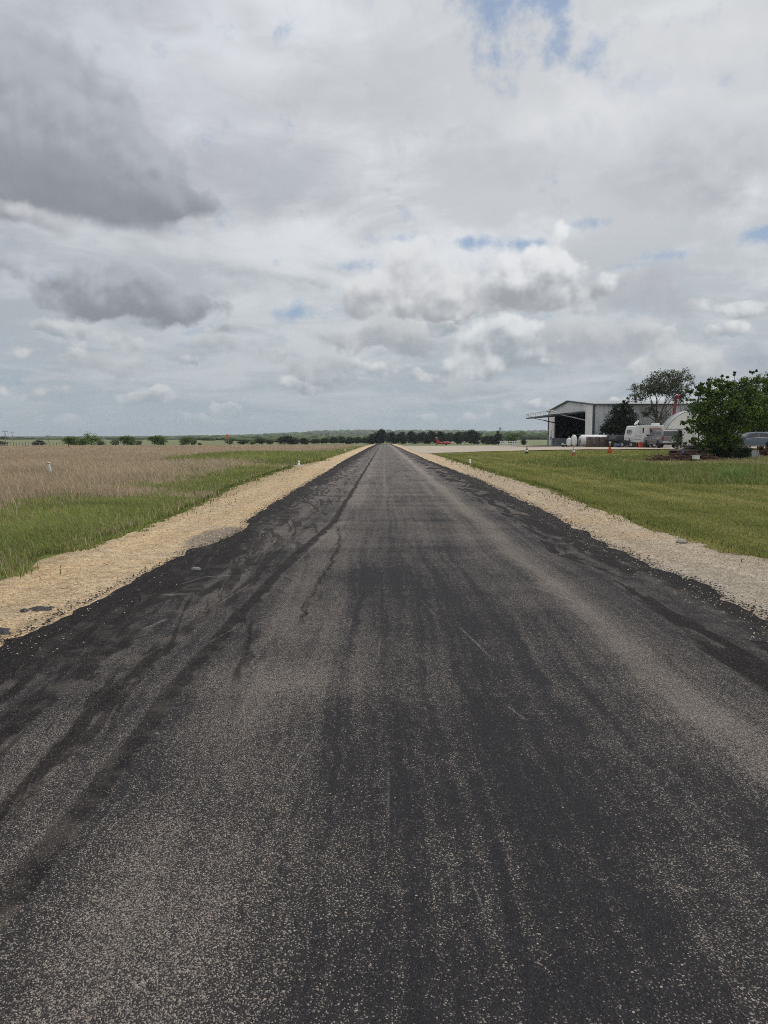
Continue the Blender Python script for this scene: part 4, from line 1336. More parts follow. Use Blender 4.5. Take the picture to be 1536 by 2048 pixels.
# ------------------------------------------------------------------ hangar
def hangar():
    X0, Y0, ZB = 27.4, 101.1, 0.46
    root = empty('hangar', (X0, Y0, ZB), 0, 'large pale grey metal hangar with its wide door swung open to the left', 'hangar')
    W, L, EV, RG = 27.4, 46.0, 5.54, 6.60
    rt_ = lambda v: EV + (RG - EV) * (1 - abs(v - W / 2) / (W / 2))
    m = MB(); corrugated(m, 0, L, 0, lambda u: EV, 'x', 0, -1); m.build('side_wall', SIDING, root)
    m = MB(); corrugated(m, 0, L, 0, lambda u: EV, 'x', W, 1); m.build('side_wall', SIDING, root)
    D0, D1, DH = 4.3, 23.1, 4.78
    m = MB()
    corrugated(m, 0, D0, 0, rt_, 'y', 0, -1)
    corrugated(m, D0, D1, DH, rt_, 'y', 0, -1)
    corrugated(m, D1, W, 0, rt_, 'y', 0, -1)
    m.build('gable_wall', SIDING_LIT, root)
    m = MB(); corrugated(m, 0, W, 0, rt_, 'y', L, 1); m.build('gable_wall', SIDING_LIT, root)
    m = MB()
    for a, b in ((-.25, W / 2), (W / 2, W + .25)):
        za, zb = rt_(a), rt_(b)
        p = [(-.25, a, za + .02), (L + .2, a, za + .02), (L + .2, b, zb + .02), (-.25, b, zb + .02)]
        m.add(p + [(x, y, z + .10) for x, y, z in p], [(3, 2, 1, 0), (4, 5, 6, 7), (0, 1, 5, 4), (1, 2, 6, 5), (2, 3, 7, 6), (3, 0, 4, 7)])
    m.build('roof', ROOF, root)
    m = MB()
    m.box((L / 2 - .02, -.34, EV + .02), (L + .5, .14, .17))                      # gutter
    m.build('gutter', TRIM, root)
    m = MB()
    m.box((-.07, -.07, EV / 2 - .03), (.26, .26, EV - .1))
    m.build('corner_trim', TRIM, root)
    m = MB(); m.box((-.06, W + .07, EV / 2 - .03), (.24, .24, EV - .1)); m.build('corner_trim', TRIM, root)
    m = MB()
    for a, b in ((-.3, W / 2), (W + .3, W / 2)):
        m.tube((-.31, a, rt_(a) + .06), (-.31, b, rt_(b) + .06), .11, n=6)
    m.build('rake_trim', TRIM, root)
    m = MB()
    m.box((.1, D0 - .08, DH / 2), (.24, .16, DH)); m.box((.1, D1 + .08, DH / 2), (.24, .16, DH)); m.box((.1, (D0 + D1) / 2, DH + .1), (.24, D1 - D0 + .3, .2))
    m.build('door_frame', TRIM, root)
    # inside, its shade painted into the near-black lining
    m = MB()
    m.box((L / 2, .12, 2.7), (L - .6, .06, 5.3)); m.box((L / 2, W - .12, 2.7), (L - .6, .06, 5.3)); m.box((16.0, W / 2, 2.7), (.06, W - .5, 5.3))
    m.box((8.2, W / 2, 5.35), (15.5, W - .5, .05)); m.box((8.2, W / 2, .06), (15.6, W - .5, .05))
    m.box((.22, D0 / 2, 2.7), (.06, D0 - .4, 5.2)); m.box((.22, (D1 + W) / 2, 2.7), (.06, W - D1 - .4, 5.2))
    m.build('interior_lining', SHADE_LINING, root)
    m = MB()
    for k in range(4): m.box((15.6, 4 + k * 6.2, 2.6), (.3, .3, 5.2))
    m.box((15.5, W / 2, 2.15), (.25, W - 1, .35))
    m.build('inner_frame', simple('dark_steel', (0.03, 0.03, 0.033), .7), root)
    # the lifted door leaf with its truss
    a = math.atan2(.38, 4.65)
    leaf = empty('door_leaf', (-.05, 0, DH - .02)); leaf.parent = root; leaf.rotation_euler = (0, -a, 0)
    Lr = 4.65
    m = MB()
    corr = []
    for k in range(42):
        y0 = D0 + (D1 - D0) * k / 42; y1 = D0 + (D1 - D0) * (k + 1) / 42
        m.box((-Lr / 2, (y0 + y1) / 2, 0.0 + .015 * (k % 2)), (Lr, y1 - y0, .05))
    m.build('panel', simple('door_underside', (0.035, 0.035, 0.037), .8), leaf)
    m = MB()
    for q in (-Lr + .05, -Lr * .5, -.1): m.box((q, (D0 + D1) / 2, -.09), (.12, D1 - D0, .12))
    for k in range(8): m.box((-Lr / 2, D0 + .1 + k * (D1 - D0 - .2) / 7, -.10), (Lr - .2, .10, .10))
    m.build('door_rails', TRIM, leaf)
    m = MB()
    yA, yB = D0 + .1, D1 - .1
    for q, hh in ((-Lr + .1, .52),):
        m.tube((q, yA, .06 + hh), (q, yB, .06 + hh), .05, n=6)
        for k in range(11):
            y = yA + (yB - yA) * k / 10
            m.tube((q, y, .04), (q, y, .06 + hh), .035, n=5)
    m.tube((-Lr + .1, yA, .58), (-Lr + 1.2, yA, .04), .05, n=6); m.tube((-Lr + .1, yB, .58), (-Lr + 1.2, yB, .04), .05, n=6)
    m.build('truss', OFFWHITE, leaf)
    for y, name in ((D0 + .12, 'hydraulic_ram'), (D1 - .12, 'hydraulic_ram')):
        m = MB()
        p1 = (-3.6, y, DH - .36); p0 = (.02, y, DH - 1.15)
        mid = tuple((p1[i] + p0[i]) / 2 for i in range(3))
        m.tube(p0, mid, .085, n=8); m.tube(mid, p1, .05, n=8)
        m.build(name, STEEL if y < 10 else TRIM, root)
    m = MB(); m.box((-.13, 25.2, 1.15), (.16, .3, .45)); m.tube((-.13, 25.2, 1.4), (-.13, 25.2, 2.4), .03)
    m.build('meter_box', TRIM, root)


hangar()


# ------------------------------------------------------------------ wheels and vehicles
def wheel(parent, x, y, r, w, side, rim=ALU):
    o = bpy.data.objects.new('wheel', None); COL.objects.link(o); o.parent = parent; o.location = (x, y, r)
    M = Matrix.Rotation(math.pi / 2, 4, 'X')
    m = MB(); m.lathe([(r * .62, -w / 2), (r * .9, -w / 2), (r, -w * .36), (r, w * .36), (r * .9, w / 2), (r * .62, w / 2), (r * .62, -w / 2)], M, 22)
    m.build('tyre', RUBBER, o, smooth=True)
    m = MB(); s = side
    for k in range(6):
        a = k * math.pi / 3
        m.box((r * .33 * math.cos(a), s * w * .36, r * .33 * math.sin(a)), (r * .58, .04, r * .17), ry=-a)
    m.lathe([(r * .16, -.03), (r * .14, .03)], Matrix.Translation((0, s * w * .38, 0)) @ M, 12)
    m.lathe([(r * .55, -w * .3), (r * .63, -w * .3), (r * .63, w * .46), (r * .55, w * .46)], M, 22)
    m.build('rim', rim, o)
    return o


def shell(m, poly, hw, cap=True):
    """side outline extruded to a half-width that may change with height: hw(x, z)"""
    n = len(poly)
    vs = [(x, -hw(x, z), z) for x, z in poly] + [(x, hw(x, z), z) for x, z in poly]
    fs = [tuple(range(n)), tuple(reversed(range(n, 2 * n)))] + [(i, n + i, n + (i + 1) % n, (i + 1) % n) for i in range(n)]
    m.add(vs, fs)


def pane(m, poly, hw, side, t=.012):
    n = len(poly)
    vs = [(x, side * (hw(x, z) - .03), z) for x, z in poly] + [(x, side * (hw(x, z) + t), z) for x, z in poly]
    fs = [tuple(range(n)), tuple(reversed(range(n, 2 * n)))] + [(i, n + i, n + (i + 1) % n, (i + 1) % n) for i in range(n)]
    m.add(vs, fs)


def under(xr, xf, zb, wheels, ra):
    """bottom outline from the front to the rear with wheel arches"""
    out = [(xf, zb)]
    for wx in sorted(wheels, reverse=True):
        for k in range(0, 11):
            a = math.pi * k / 10
            out.append((wx + ra * math.cos(a), max(zb, .36 + ra * math.sin(a))))
    out.append((xr, zb))
    return out


def pickup(x, y, rz):
    t = empty('pickup_truck', (x, y, tz(x, y) + .03), rz, 'grey pickup truck with a canopy over its bed seen from behind', 'pickup truck')
    wl = (-1.75, 1.90)
    body = [(-2.92, .62), (-2.94, 1.30), (.3, 1.30), (1.15, 1.28), (2.70, 1.14), (2.92, .98), (2.95, .60)] + under(-2.85, 2.9, .48, wl, .50)
    hw = lambda x_, z_: .99 - .05 * max(0, z_ - 1.0) - .05 * max(0, .7 - z_) - .06 * max(0, x_ - 2.3)
    m = MB(); shell(m, body, hw); m.build('body', GUN, t, bevel=.035)
    hc = lambda x_, z_: .955 - .24 * max(0, z_ - 1.30)
    cabp = [(-.62, 1.302), (-.60, 1.90), (-.3, 1.94), (.45, 1.93), (1.15, 1.302)]
    m = MB(); shell(m, cabp, hc); m.build('cab', GUN, t, bevel=.03)
    cap = [(-2.90, 1.302), (-2.68, 1.86), (-2.45, 1.93), (-.75, 1.92), (-.64, 1.302)]
    m = MB(); shell(m, cap, hc); m.build('canopy', GUN, t, bevel=.04)
    for s in (1, -1):
        m = MB(); pane(m, [(.16, 1.36), (.95, 1.36), (.44, 1.84), (.16, 1.86)], hc, s); m.build('window', GLASS, t)
        m = MB(); pane(m, [(-.52, 1.36), (.08, 1.36), (.08, 1.86), (-.5, 1.85)], hc, s); m.build('window', GLASS, t)
        m = MB(); pane(m, [(-2.42, 1.42), (-.86, 1.40), (-.86, 1.78), (-2.32, 1.78)], hc, s); m.build('canopy_window', GLASS, t)
        m = MB(); m.box((1.02, s * 1.12, 1.38), (.16, .22, .20)); m.tube((1.0, s * .95, 1.34), (1.0, s * 1.05, 1.36), .03); m.build('mirror', BLACK, t)
        m = MB(); m.box((-2.90, s * .895, 1.05), (.13, .17, .42)); m.build('tail_light', TAIL, t)
        m = MB(); m.box((2.85, s * .80, .96), (.16, .3, .16)); m.build('headlight', LENS, t)
        m = MB(); m.box((.1, s * 1.0, .42), (2.5, .12, .07)); m.build('running_board', ALU, t)
        for q in (.2, -.55):
            m = MB(); m.box((q, s * .985, 1.14), (.16, .03, .03)); m.build('door_handle', ALU, t)
        for wx in wl: wheel(t, wx, s * .84, .39, .27, s)
    m = MB(); m.add([(-2.905, -.80, 1.36), (-2.905, .80, 1.36), (-2.72, .70, 1.82), (-2.72, -.70, 1.82)], [(0, 1, 2, 3)]); m.build('rear_window', GLASS, t)
    m = MB(); m.add([(1.12, -.84, 1.34), (1.12, .84, 1.34), (.51, .76, 1.87), (.51, -.76, 1.87)], [(3, 2, 1, 0)]); m.build('windscreen', GLASS, t)
    m = MB(); m.box((-2.955, 0, 1.02), (.03, 1.56, .48)); m.box((-2.975, 0, 1.22), (.02, .26, .06)); m.build('tailgate', GUN, t, bevel=.01)
    m = MB(); m.box((-3.02, .62, .66), (.22, .62, .20)); m.box((-3.02, -.62, .66), (.22, .62, .20)); m.box((-2.98, 0, .62), (.16, .7, .14)); m.build('rear_bumper', ALU, t, bevel=.02)
    m = MB(); m.box((-3.07, 0, .72), (.02, .32, .16)); m.build('number_plate', OFFWHITE, t)
    m = MB(); m.box((-.1, 0, .45), (5.2, 1.2, .22)); m.tube((-2.6, -.8, .45), (-2.6, .8, .45), .07); m.build('chassis', BLACK, t)


pickup(31.15, 87.0, R(91))


def wagon():
    t = empty('station_wagon', (29.7, 95.6, tz(29.7, 95.6) + .03), 0, 'near-black station wagon parked between wood screen and caravan', 'car')
    wl = (-1.35, 1.40)
    hw = lambda x_, z_: .88 - .06 * max(0, z_ - .8)
    m = MB(); shell(m, [(-2.2, .4), (-2.26, .95), (.6, .98), (1.3, .96), (2.15, .80), (2.25, .45)] + under(-2.15, 2.2, .26, wl, .37), hw); m.build('body', NAVY, t, bevel=.04)
    hc = lambda x_, z_: .84 - .30 * max(0, z_ - .95)
    m = MB(); shell(m, [(-2.22, .952), (-1.9, 1.42), (-1.5, 1.50), (.1, 1.48), (1.05, .972)], hc); m.build('cabin', NAVY, t, bevel=.04)
    for s in (1, -1):
        m = MB(); pane(m, [(-1.85, 1.0), (-.75, 1.0), (-.75, 1.38), (-1.65, 1.38)], hc, s); pane(m, [(-.66, 1.0), (.85, 1.0), (.1, 1.38), (-.66, 1.40)], hc, s); m.build('window', GLASS, t)
        m = MB(); m.box((-2.22, s * .74, .95), (.10, .18, .24)); m.build('tail_light', TAIL, t)
        for wx in wl: wheel(t, wx, s * .76, .32, .2, s)
    m = MB(); m.add([(-2.235, -.66, 1.0), (-2.235, .66, 1.0), (-1.93, .56, 1.38), (-1.93, -.56, 1.38)], [(0, 1, 2, 3)]); m.build('rear_window', GLASS, t)
    m = MB(); m.box((-2.28, 0, .46), (.10, 1.5, .18)); m.build('rear_bumper', BLACK, t)
    m = MB(); m.box((-2.27, 0, .72), (.02, .4, .13)); m.build('number_plate', OFFWHITE, t)


wagon()


def crossover():
    t = empty('crossover_car', (35.55, 75.0, tz(35.55, 75) + .08), math.pi, 'blue-grey car at the right edge half hidden behind the trees', 'car')
    wl = (-1.42, 1.36)
    hw = lambda x_, z_: .92 - .05 * max(0, z_ - .9)
    m = MB(); shell(m, [(-2.28, .5), (-2.32, .92), (-2.1, 1.12), (.9, 1.02), (1.9, .92), (2.25, .75), (2.3, .45)] + under(-2.2, 2.25, .27, wl, .41), hw); m.build('body', BLUEGREY, t, bevel=.05)
    hc = lambda x_, z_: .88 - .30 * max(0, z_ - 1.0)
    m = MB(); shell(m, [(-2.12, 1.122), (-1.85, 1.5), (-1.3, 1.66), (-.2, 1.68), (.35, 1.60), (1.35, 1.0)], hc); m.build('cabin', BLUEGREY, t, bevel=.05)
    for s in (1, -1):
        m = MB(); pane(m, [(-1.7, 1.20), (-.5, 1.13), (-.5, 1.55), (-1.25, 1.54)], hc, s); pane(m, [(-.42, 1.12), (1.0, 1.06), (.30, 1.52), (-.42, 1.56)], hc, s); m.build('window', GLASS, t)
        m = MB(); m.tube((-1.75, s * (hc(0, 1.17) + .015), 1.18), (1.05, s * (hc(0, 1.04) + .015), 1.04), .018, n=5); m.tube((-1.78, s * (hc(0, 1.18) + .012), 1.18), (-1.2, s * (hc(0, 1.58) + .012), 1.58), .018, n=5); m.build('window_trim', ALU, t)
        m = MB(); m.box((.98, s * 1.0, 1.10), (.14, .2, .14)); m.build('mirror', BLUEGREY, t)
        m = MB(); m.box((-.1, s * .90, .33), (2.0, .06, .07)); m.build('sill', ALU, t)
        m = MB(); m.box((-2.24, s * .76, .98), (.12, .3, .16)); m.build('tail_light', TAIL, t)
        for wx in wl: wheel(t, wx, s * .80, .345, .22, s)
    m = MB(); m.add([(1.30, -.74, 1.04), (1.30, .74, 1.04), (.42, .66, 1.58), (.42, -.66, 1.58)], [(3, 2, 1, 0)]); m.build('windscreen', GLASS, t)


crossover()


def caravan():
    x, y = 31.0, 92.3
    t = empty('caravan', (x, y, tz(x, y) + .02), R(12), 'white travel trailer with a dark red window awning behind the pickup', 'caravan')
    hw = lambda x_, z_: 1.08
    out = [(-1.95, .62), (-1.98, 1.25), (-1.72, 2.42), (-1.55, 2.55), (1.9, 2.60), (2.05, 2.5), (2.1, .62), (1.1, .55), (-1.2, .55)]
    m = MB(); shell(m, out, hw); m.build('body', CREAM, t, bevel=.05)
    m = MB(); m.box((.06, -1.10, 1.36), (3.9, .04, .035)); m.box((.06, -1.095, .95), (3.9, .03, .03)); m.build('side_stripe', GREYBOX, t)
    m = MB(); m.add([(-2.0, -.42, 1.62), (-2.0, .42, 1.62), (-1.875, .42, 2.06), (-1.875, -.42, 2.06)], [(0, 1, 2, 3)]); m.v = [(a - .03, b, c) for a, b, c in m.v]; m.build('end_window', GLASS, t)
    m = MB()
    for yy in (-.45, 0, .45): m.tube((-2.03, yy, 1.6), (-1.905, yy, 2.08), .025, n=5)
    m.tube((-2.03, -.45, 1.6), (-2.03, .45, 1.6), .025, n=5); m.tube((-1.905, -.45, 2.08), (-1.905, .45, 2.08), .025, n=5); m.build('window_frame', OFFWHITE, t)
    m = MB(); m.box((-.75, -1.10, 1.55), (.62, .05, 1.7)); m.build('door', OFFWHITE, t, bevel=.01)
    m = MB(); m.box((-.75, -1.135, 2.0), (.16, .02, .6)); m.build('door_window', GLASS, t)
    m = MB(); m.box((.75, -1.10, 1.88), (1.1, .05, .55)); m.build('side_window', GLASS, t)
    m = MB()
    m.add([(.1, -1.11, 2.30), (1.5, -1.11, 2.30), (1.55, -1.62, 2.05), (.05, -1.62, 2.05)], [(0, 1, 2, 3)])
    m.add([(.1, -1.11, 2.26), (1.5, -1.11, 2.26), (1.55, -1.62, 2.01), (.05, -1.62, 2.01)], [(3, 2, 1, 0)])
    m.add([(.05, -1.62, 2.01), (1.55, -1.62, 2.01), (1.55, -1.63, 1.93), (.05, -1.63, 1.93)], [(0, 1, 2, 3)])
    m.build('awning', AWN, t)
    m = MB(); m.box((1.5, 0, 2.72), (.75, .7, .26)); m.build('roof_unit', WHITE, t, bevel=.05)
    m = MB(); m.lathe([(.02, 0), (.20, .03), (.34, .10), (.36, .13), (.34, .12)], Matrix.Translation((-1.0, -.2, 2.86)) @ Matrix.Rotation(R(-50), 4, 'Y'), 18); m.tube((-1.0, -.2, 2.55), (-1.0, -.2, 2.86), .03); m.build('satellite_dish', WHITE, t)
    m = MB(); m.tube((-1.9, -.7, .55), (-2.9, 0, .45), .05); m.tube((-1.9, .7, .55), (-2.9, 0, .45), .05); m.tube((-2.8, 0, 0), (-2.8, 0, .6), .045); m.build('drawbar', BLACK, t)
    m = MB(); m.lathe([(.05, .48), (.16, .52), (.17, .95), (.10, 1.05), (.02, 1.06)], Matrix.Translation((-2.25, 0, 0)), 14); m.build('gas_bottle', GREYBOX, t)
    for s in (1, -1):
        for wx in (.05, .8): wheel(t, wx, s * .95, .33, .2, s, OFFWHITE)


caravan()

# things standing round the caravan
def quad():
    x, y = 28.4, 90.6
    t = empty('motorcycle', (x, y, tz(x, y) + .03), R(20), 'dark motorcycle standing in front of the caravan drawbar', 'motorcycle')
    for wx in (-.62, .62): wheel(t, wx, 0, .31, .12, -1, STEEL)
    m = MB(); m.box((0, 0, .55), (.62, .30, .36)); m.tube((-.62, 0, .31), (-.1, 0, .5), .05); m.tube((.62, 0, .31), (.42, 0, .98), .045); m.tube((.42, 0, .95), (.0, 0, .72), .06); m.build('frame', BLACK, t)
    m = MB(); m.lathe([(.02, -.28), (.15, -.2), (.17, .1), (.05, .3)], Matrix.Translation((.12, 0, .82)) @ Matrix.Rotation(R(90), 4, 'Y'), 12); m.build('fuel_tank', GREYBOX, t, smooth=True)
    m = MB(); m.box((-.40, 0, .80), (.62, .26, .10)); m.build('seat', RUBBER, t, bevel=.03)
    m = MB(); m.tube((.44, -.36, 1.04), (.44, .36, 1.04), .025); m.build('handlebar', STEEL, t)
    m = MB(); m.lathe([(.02, 0), (.1, .03), (.1, .12), (.03, .14)], Matrix.Translation((.5, 0, .88)) @ Matrix.Rotation(R(90), 4, 'Y'), 12); m.build('headlight', ALU, t)


quad()


def red_bin():
    x, y = 29.55, 88.9
    t = empty('bin', (x, y, tz(x, y) + .03), R(10), 'bright red square bin left of the pickup nose', 'bin')
    m = MB(); m.box((0, 0, .26), (.44, .44, .52), taper=1.12); m.build('tub', BRICKRED, t, bevel=.02)
    m = MB(); m.box((0, 0, .55), (.54, .54, .06)); m.box((0, 0, .585), (.24, .05, .03)); m.build('lid', RED, t, bevel=.01)


red_bin()


def tarp_bag(name, x, y, dz, rx, ry, rz_, label, seed):
    t = bpy.data.objects.new
    bm = bmesh.new(); bmesh.ops.create_icosphere(bm, subdivisions=3, radius=1)
    r = random.Random(seed)
    ph = [r.uniform(0, 6) for _ in range(6)]
    for v in bm.verts:
        c = v.co
        k = 1 + .12 * math.sin(5 * c.x + ph[0]) * math.cos(4 * c.y + ph[1]) + .09 * math.sin(7 * c.z + ph[2] + 3 * c.x)
        tie = 1 - .55 * max(0, c.z) ** 2
        v.co = Vector((c.x * k * tie * rx, c.y * k * tie * ry, (max(c.z, -.75) + .75) * rz_ * .58))
    me = bpy.data.meshes.new(name); bm.to_mesh(me); bm.free()
    o = link_mesh(name, me, BLUE)
    o.location = (x, y, tz(x, y) + dz)
    me.polygons.foreach_set('use_smooth', [True] * len(me.polygons))
    return tag(o, label, 'bag')


tarp_bag('bag', 27.75, 91.2, .03, .42, .3, .42, 'low dark blue bag on the ground by the wagon wheel', 3)
tarp_bag('bag', 20.45, 52.8, .24, .15, .15, .42, 'bright blue bag at the left end of the scrap heap', 5)

# ------------------------------------------------------------------ fuel tanks, timber screen, enamel cabinet
def fuel_tank():
    x, y = 27.0, 97.0
    t = empty('fuel_tank', (x, y, tz(x, y)), 0, 'long white horizontal fuel tank behind the brown timber screen', 'tank')
    r = .70
    prof = [(.02, -2.55), (r * .5, -2.50), (r * .82, -2.38), (r, -2.15), (r, 2.15), (r * .82, 2.38), (r * .5, 2.50), (.02, 2.55)]
    m = MB(); m.lathe(prof, Matrix.Translation((0, 0, .84)) @ Matrix.Rotation(R(90), 4, 'Y'), 26); m.build('shell', WHITE, t, smooth=True)
    for q in (-1.5, 1.5):
        m = MB(); m.box((q, 0, .16), (.3, 1.2, .36)); m.build('saddle', CONCRETE, t)
    for q, h in ((-1.75, .16), (-.2, .12), (.6, .22), (1.7, .12)): m = MB(); m.tube((q, 0, 1.50), (q, 0, 1.54 + h), .06); m.build('vent', OFFWHITE, t)


fuel_tank()


def timber_screen():
    x0, x1, y = 24.95, 28.15, 95.3
    t = empty('timber_screen', ((x0 + x1) / 2, y, tz(26.5, y)), 0, 'brown upright-plank timber screen in front of the long white tank', 'fence')
    w = x1 - x0
    m = MB(); n = 22
    for k in range(n):
        px = -w / 2 + (k + .5) * w / n
        m.box((px, random.uniform(-.012, .012), .64 + random.uniform(-.015, .02)), (w / n - .022, .03, 1.26))
    m.build('planks', PLANK, t)
    for px in (-w / 2 + .1, 0, w / 2 - .1):
        m = MB(); m.box((px, .09, .62), (.1, .1, 1.24)); m.build('post', PLANK, t)
    for z in (.3, 1.0):
        m = MB(); m.box((0, .045, z), (w, .05, .1)); m.build('rail', PLANK, t)


timber_screen()


def dome_tank(x, y, r, h, tilt, label):
    t = empty('gas_tank', (x, y, tz(x, y) + .02), 0, label, 'tank', 'white upright tanks by the hangar door')
    M = Matrix.Translation((0, 0, .14)) @ Matrix.Rotation(tilt, 4, 'Y')
    m = MB(); m.lathe([(.03, 0), (r * .6, .03), (r * .92, .14), (r, .28), (r, h - .26), (r * .9, h - .12), (r * .55, h - .02), (.03, h)], M, 20); m.build('shell', WHITE, t, smooth=True)
    m = MB(); m.tube(M @ Vector((0, 0, h - .02)), M @ Vector((0, 0, h + .16)), .06); m.tube(M @ Vector((0, 0, h + .1)), M @ Vector((-.14, 0, h + .14)), .03); m.build('valve', GREYBOX, t)
    for a in (.5, 2.6, 4.7):
        m = MB(); m.tube((r * .75 * math.cos(a), r * .75 * math.sin(a), 0), (r * .7 * math.cos(a), r * .7 * math.sin(a), .45), .035); m.build('leg', STEEL, t)


dome_tank(23.3, 97.2, .30, 1.02, 0, 'smaller upright white tank nearest the grey cabinet')
dome_tank(23.95, 97.0, .32, 1.34, R(-6), 'taller tilted white tank beside the long tank end')


def fuel_pump():
    x, y = 24.35, 96.2
    t = empty('fuel_pump', (x, y, tz(x, y) + .02), 0, 'small grey hose stand among the white tanks', 'pump')
    m = MB(); m.box((0, 0, .45), (.22, .2, .9)); m.build('stand', GREYBOX, t)
    m = MB()
    pts = [(.1 * math.sin(k * .5), -.14, 1.0 - k * .07 + .1 * math.cos(k)) for k in range(13)]
    for a, b in zip(pts, pts[1:]): m.tube(a, b, .03, n=6)
    m.build('hose', RUBBER, t)
    m = MB(); m.lathe([(.02, 0), (.17, .01), (.17, .1), (.02, .11)], Matrix.Translation((0, -.12, .98)) @ Matrix.Rotation(R(90), 4, 'X'), 14); m.build('hose_reel', STEEL, t)


fuel_pump()


def cabinet():
    x, y = 25.25, 112.0
    t = empty('metal_cabinet', (x, y, tz(x, y)), 0, 'low wide grey metal cabinet in front of the open hangar', 'cabinet')
    m = MB(); m.box((0, 0, .56), (1.95, .9, 1.06)); m.build('body', GREYBOX, t, bevel=.02)
    m = MB(); m.box((0, -.02, 1.115), (2.02, 1.0, .05)); m.build('lid', STEEL, t)
    m = MB(); m.box((0, 0, .03), (2.0, .95, .06)); m.build('plinth', CONCRETE, t)
    for q in (-.5, .5):
        m = MB(); m.box((q, -.456, .56), (.9, .02, .9)); m.box((q * .2 + (.1 if q > 0 else -.1), -.475, .6), (.05, .03, .2)); m.build('door', GREYBOX, t)
    m = MB(); m.tube((-.86, -.5, .6), (-.86, -.5, 1.2), .05); m.build('pipe', BLACK, t)


cabinet()


def utility_van():
    x, y = 29.4, 117.5
    t = empty('utility_vehicle', (x, y, .49), math.pi, 'white box-shaped vehicle standing just inside the hangar door', 'vehicle')
    hw = lambda x_, z_: .8 - .12 * max(0, z_ - 1.1)
    m = MB(); shell(m, [(-1.5, .3), (-1.55, 1.75), (.55, 1.78), (1.0, 1.15), (1.55, 1.0), (1.6, .3)], hw); m.build('body', WHITE, t, bevel=.04)
    for s in (1, -1):
        m = MB(); pane(m, [(-.4, 1.15), (.78, 1.15), (.45, 1.65), (-.4, 1.65)], hw, s); m.build('window', GLASS, t)
        for wx in (-1.0, 1.05): wheel(t, wx, s * .7, .3, .2, s, STEEL)
    m = MB(); m.add([(1.01, -.66, 1.17), (1.01, .66, 1.17), (.60, .6, 1.74), (.60, -.6, 1.74)], [(3, 2, 1, 0)]); m.v = [(a + .02, b, c + .01) for a, b, c in m.v]; m.build('windscreen', GLASS, t)


utility_van()


def trolley():
    x, y = 23.5, 100.0
    t = empty('trolley', (x, y, tz(x, y) + .02), R(15), 'low cream trolley on the concrete beside the tanks', 'trolley')
    m = MB(); m.box((0, 0, .30), (.9, .5, .07)); m.box((-.42, 0, .40), (.05, .5, .16)); m.build('deck', YELLOWISH, t)
    for a in (-.32, .32):
        for b in (-.22, .22):
            m = MB(); m.lathe([(.02, -.04), (.13, -.04), (.13, .04), (.02, .04)], Matrix.Translation((a, b, .13)) @ Matrix.Rotation(R(90), 4, 'X'), 12); m.build('wheel', RUBBER, t)
    m = MB(); m.tube((.44, 0, .3), (.85, 0, .62), .025); m.tube((.85, -.15, .62), (.85, .15, .62), .025); m.build('handle', YELLOWISH, t)


trolley()

# ------------------------------------------------------------------ arched shed, red boom
def arched_shed():
    x, y, r, h, D = 37.95, 94.9, 3.85, 4.5, 2.2
    t = empty('arched_shed', (x, y, tz(x, y)), 0, 'white round-topped arched shed half hidden by the spreading tree', 'shed')
    n = 28
    arc = [(r * math.cos(math.pi * k / n), h * math.sin(math.pi * k / n)) for k in range(n + 1)]
    m = MB()
    vs = [(a, 0, b) for a, b in arc] + [(a, D, b) for a, b in arc]
    m.add(vs, [(k, n + 1 + k, n + 2 + k, k + 1) for k in range(n)]); vs2 = [(a * .985, q, b * .985) for q in (0, D) for a, b in arc]
    m.add(vs2, [(k + 1, n + 2 + k, n + 1 + k, k) for k in range(n)]); m.build('shell', WHITE, t, smooth=True)
    m = MB()
    inner = [(a * .985, b * .985) for a, b in arc if b > 2.25]
    m.prism([(inner[0][0] + .06, 2.24)] + inner + [(inner[-1][0] - .06, 2.24)], .06, .10); m.build('end_panel', WHITE, t)
    m = MB(); m.box((0, .04, 2.21), (2 * r * .87, .10, .06)); m.build('header_rail', GREYBOX, t)
    for a, b in ((-3.78, -1.95), (-1.35, .6), (.75, 3.75)):
        m = MB(); zt = 2.18
        lim = lambda u: min(zt, h * .985 * math.sqrt(max(0.0, 1 - (u / (r * .985)) ** 2)))
        us = [a + (b - a) * k / 8 for k in range(9)]
        m.prism([(a, 0.02)] + [(u, max(.05, lim(u))) for u in us] + [(b, 0.02)], .05, .09); m.build('door_panel', OFFWHITE, t)
    m = MB(); m.box((0, D - .05, 1.0), (2 * r * .9, .05, 2.0)); m.build('back_panel', SHADE_LINING, t)  # shade behind the door gap, painted near-black


arched_shed()


def boom():
    x, y = 37.4, 99.2
    t = empty('boom_lift', (x, y, tz(x, y)), 0, 'red lifting boom with a drum on top sticking up behind the arched shed', 'boom lift')
    m = MB(); m.box((-.2, 0, .7), (1.6, 1.3, .9)); m.build('chassis', RED, t)
    for a in (-.75, .4):
        m = MB(); m.lathe([(.05, -.6), (.42, -.6), (.42, .6), (.05, .6)], Matrix.Translation((a, 0, .42)) @ Matrix.Rotation(R(90), 4, 'X'), 16); m.build('wheel', RUBBER, t)
    m = MB(); m.box((-.38, 0, 3.75), (.26, .30, 5.3), ry=R(7)); m.build('arm', REDBOOM, t)
    m = MB(); m.lathe([(.05, -.36), (.26, -.36), (.28, -.3), (.28, .3), (.26, .36), (.05, .36)], Matrix.Translation((.22, 0, 6.38)) @ Matrix.Rotation(R(90), 4, 'Y'), 16); m.build('drum', REDBOOM, t, smooth=False)
    m = MB(); m.tube((.56, 0, .9), (.54, 0, 6.3), .045); m.tube((.56, 0, 3.0), (-.3, 0, 3.4), .04); m.build('strut', STEEL, t)


boom()

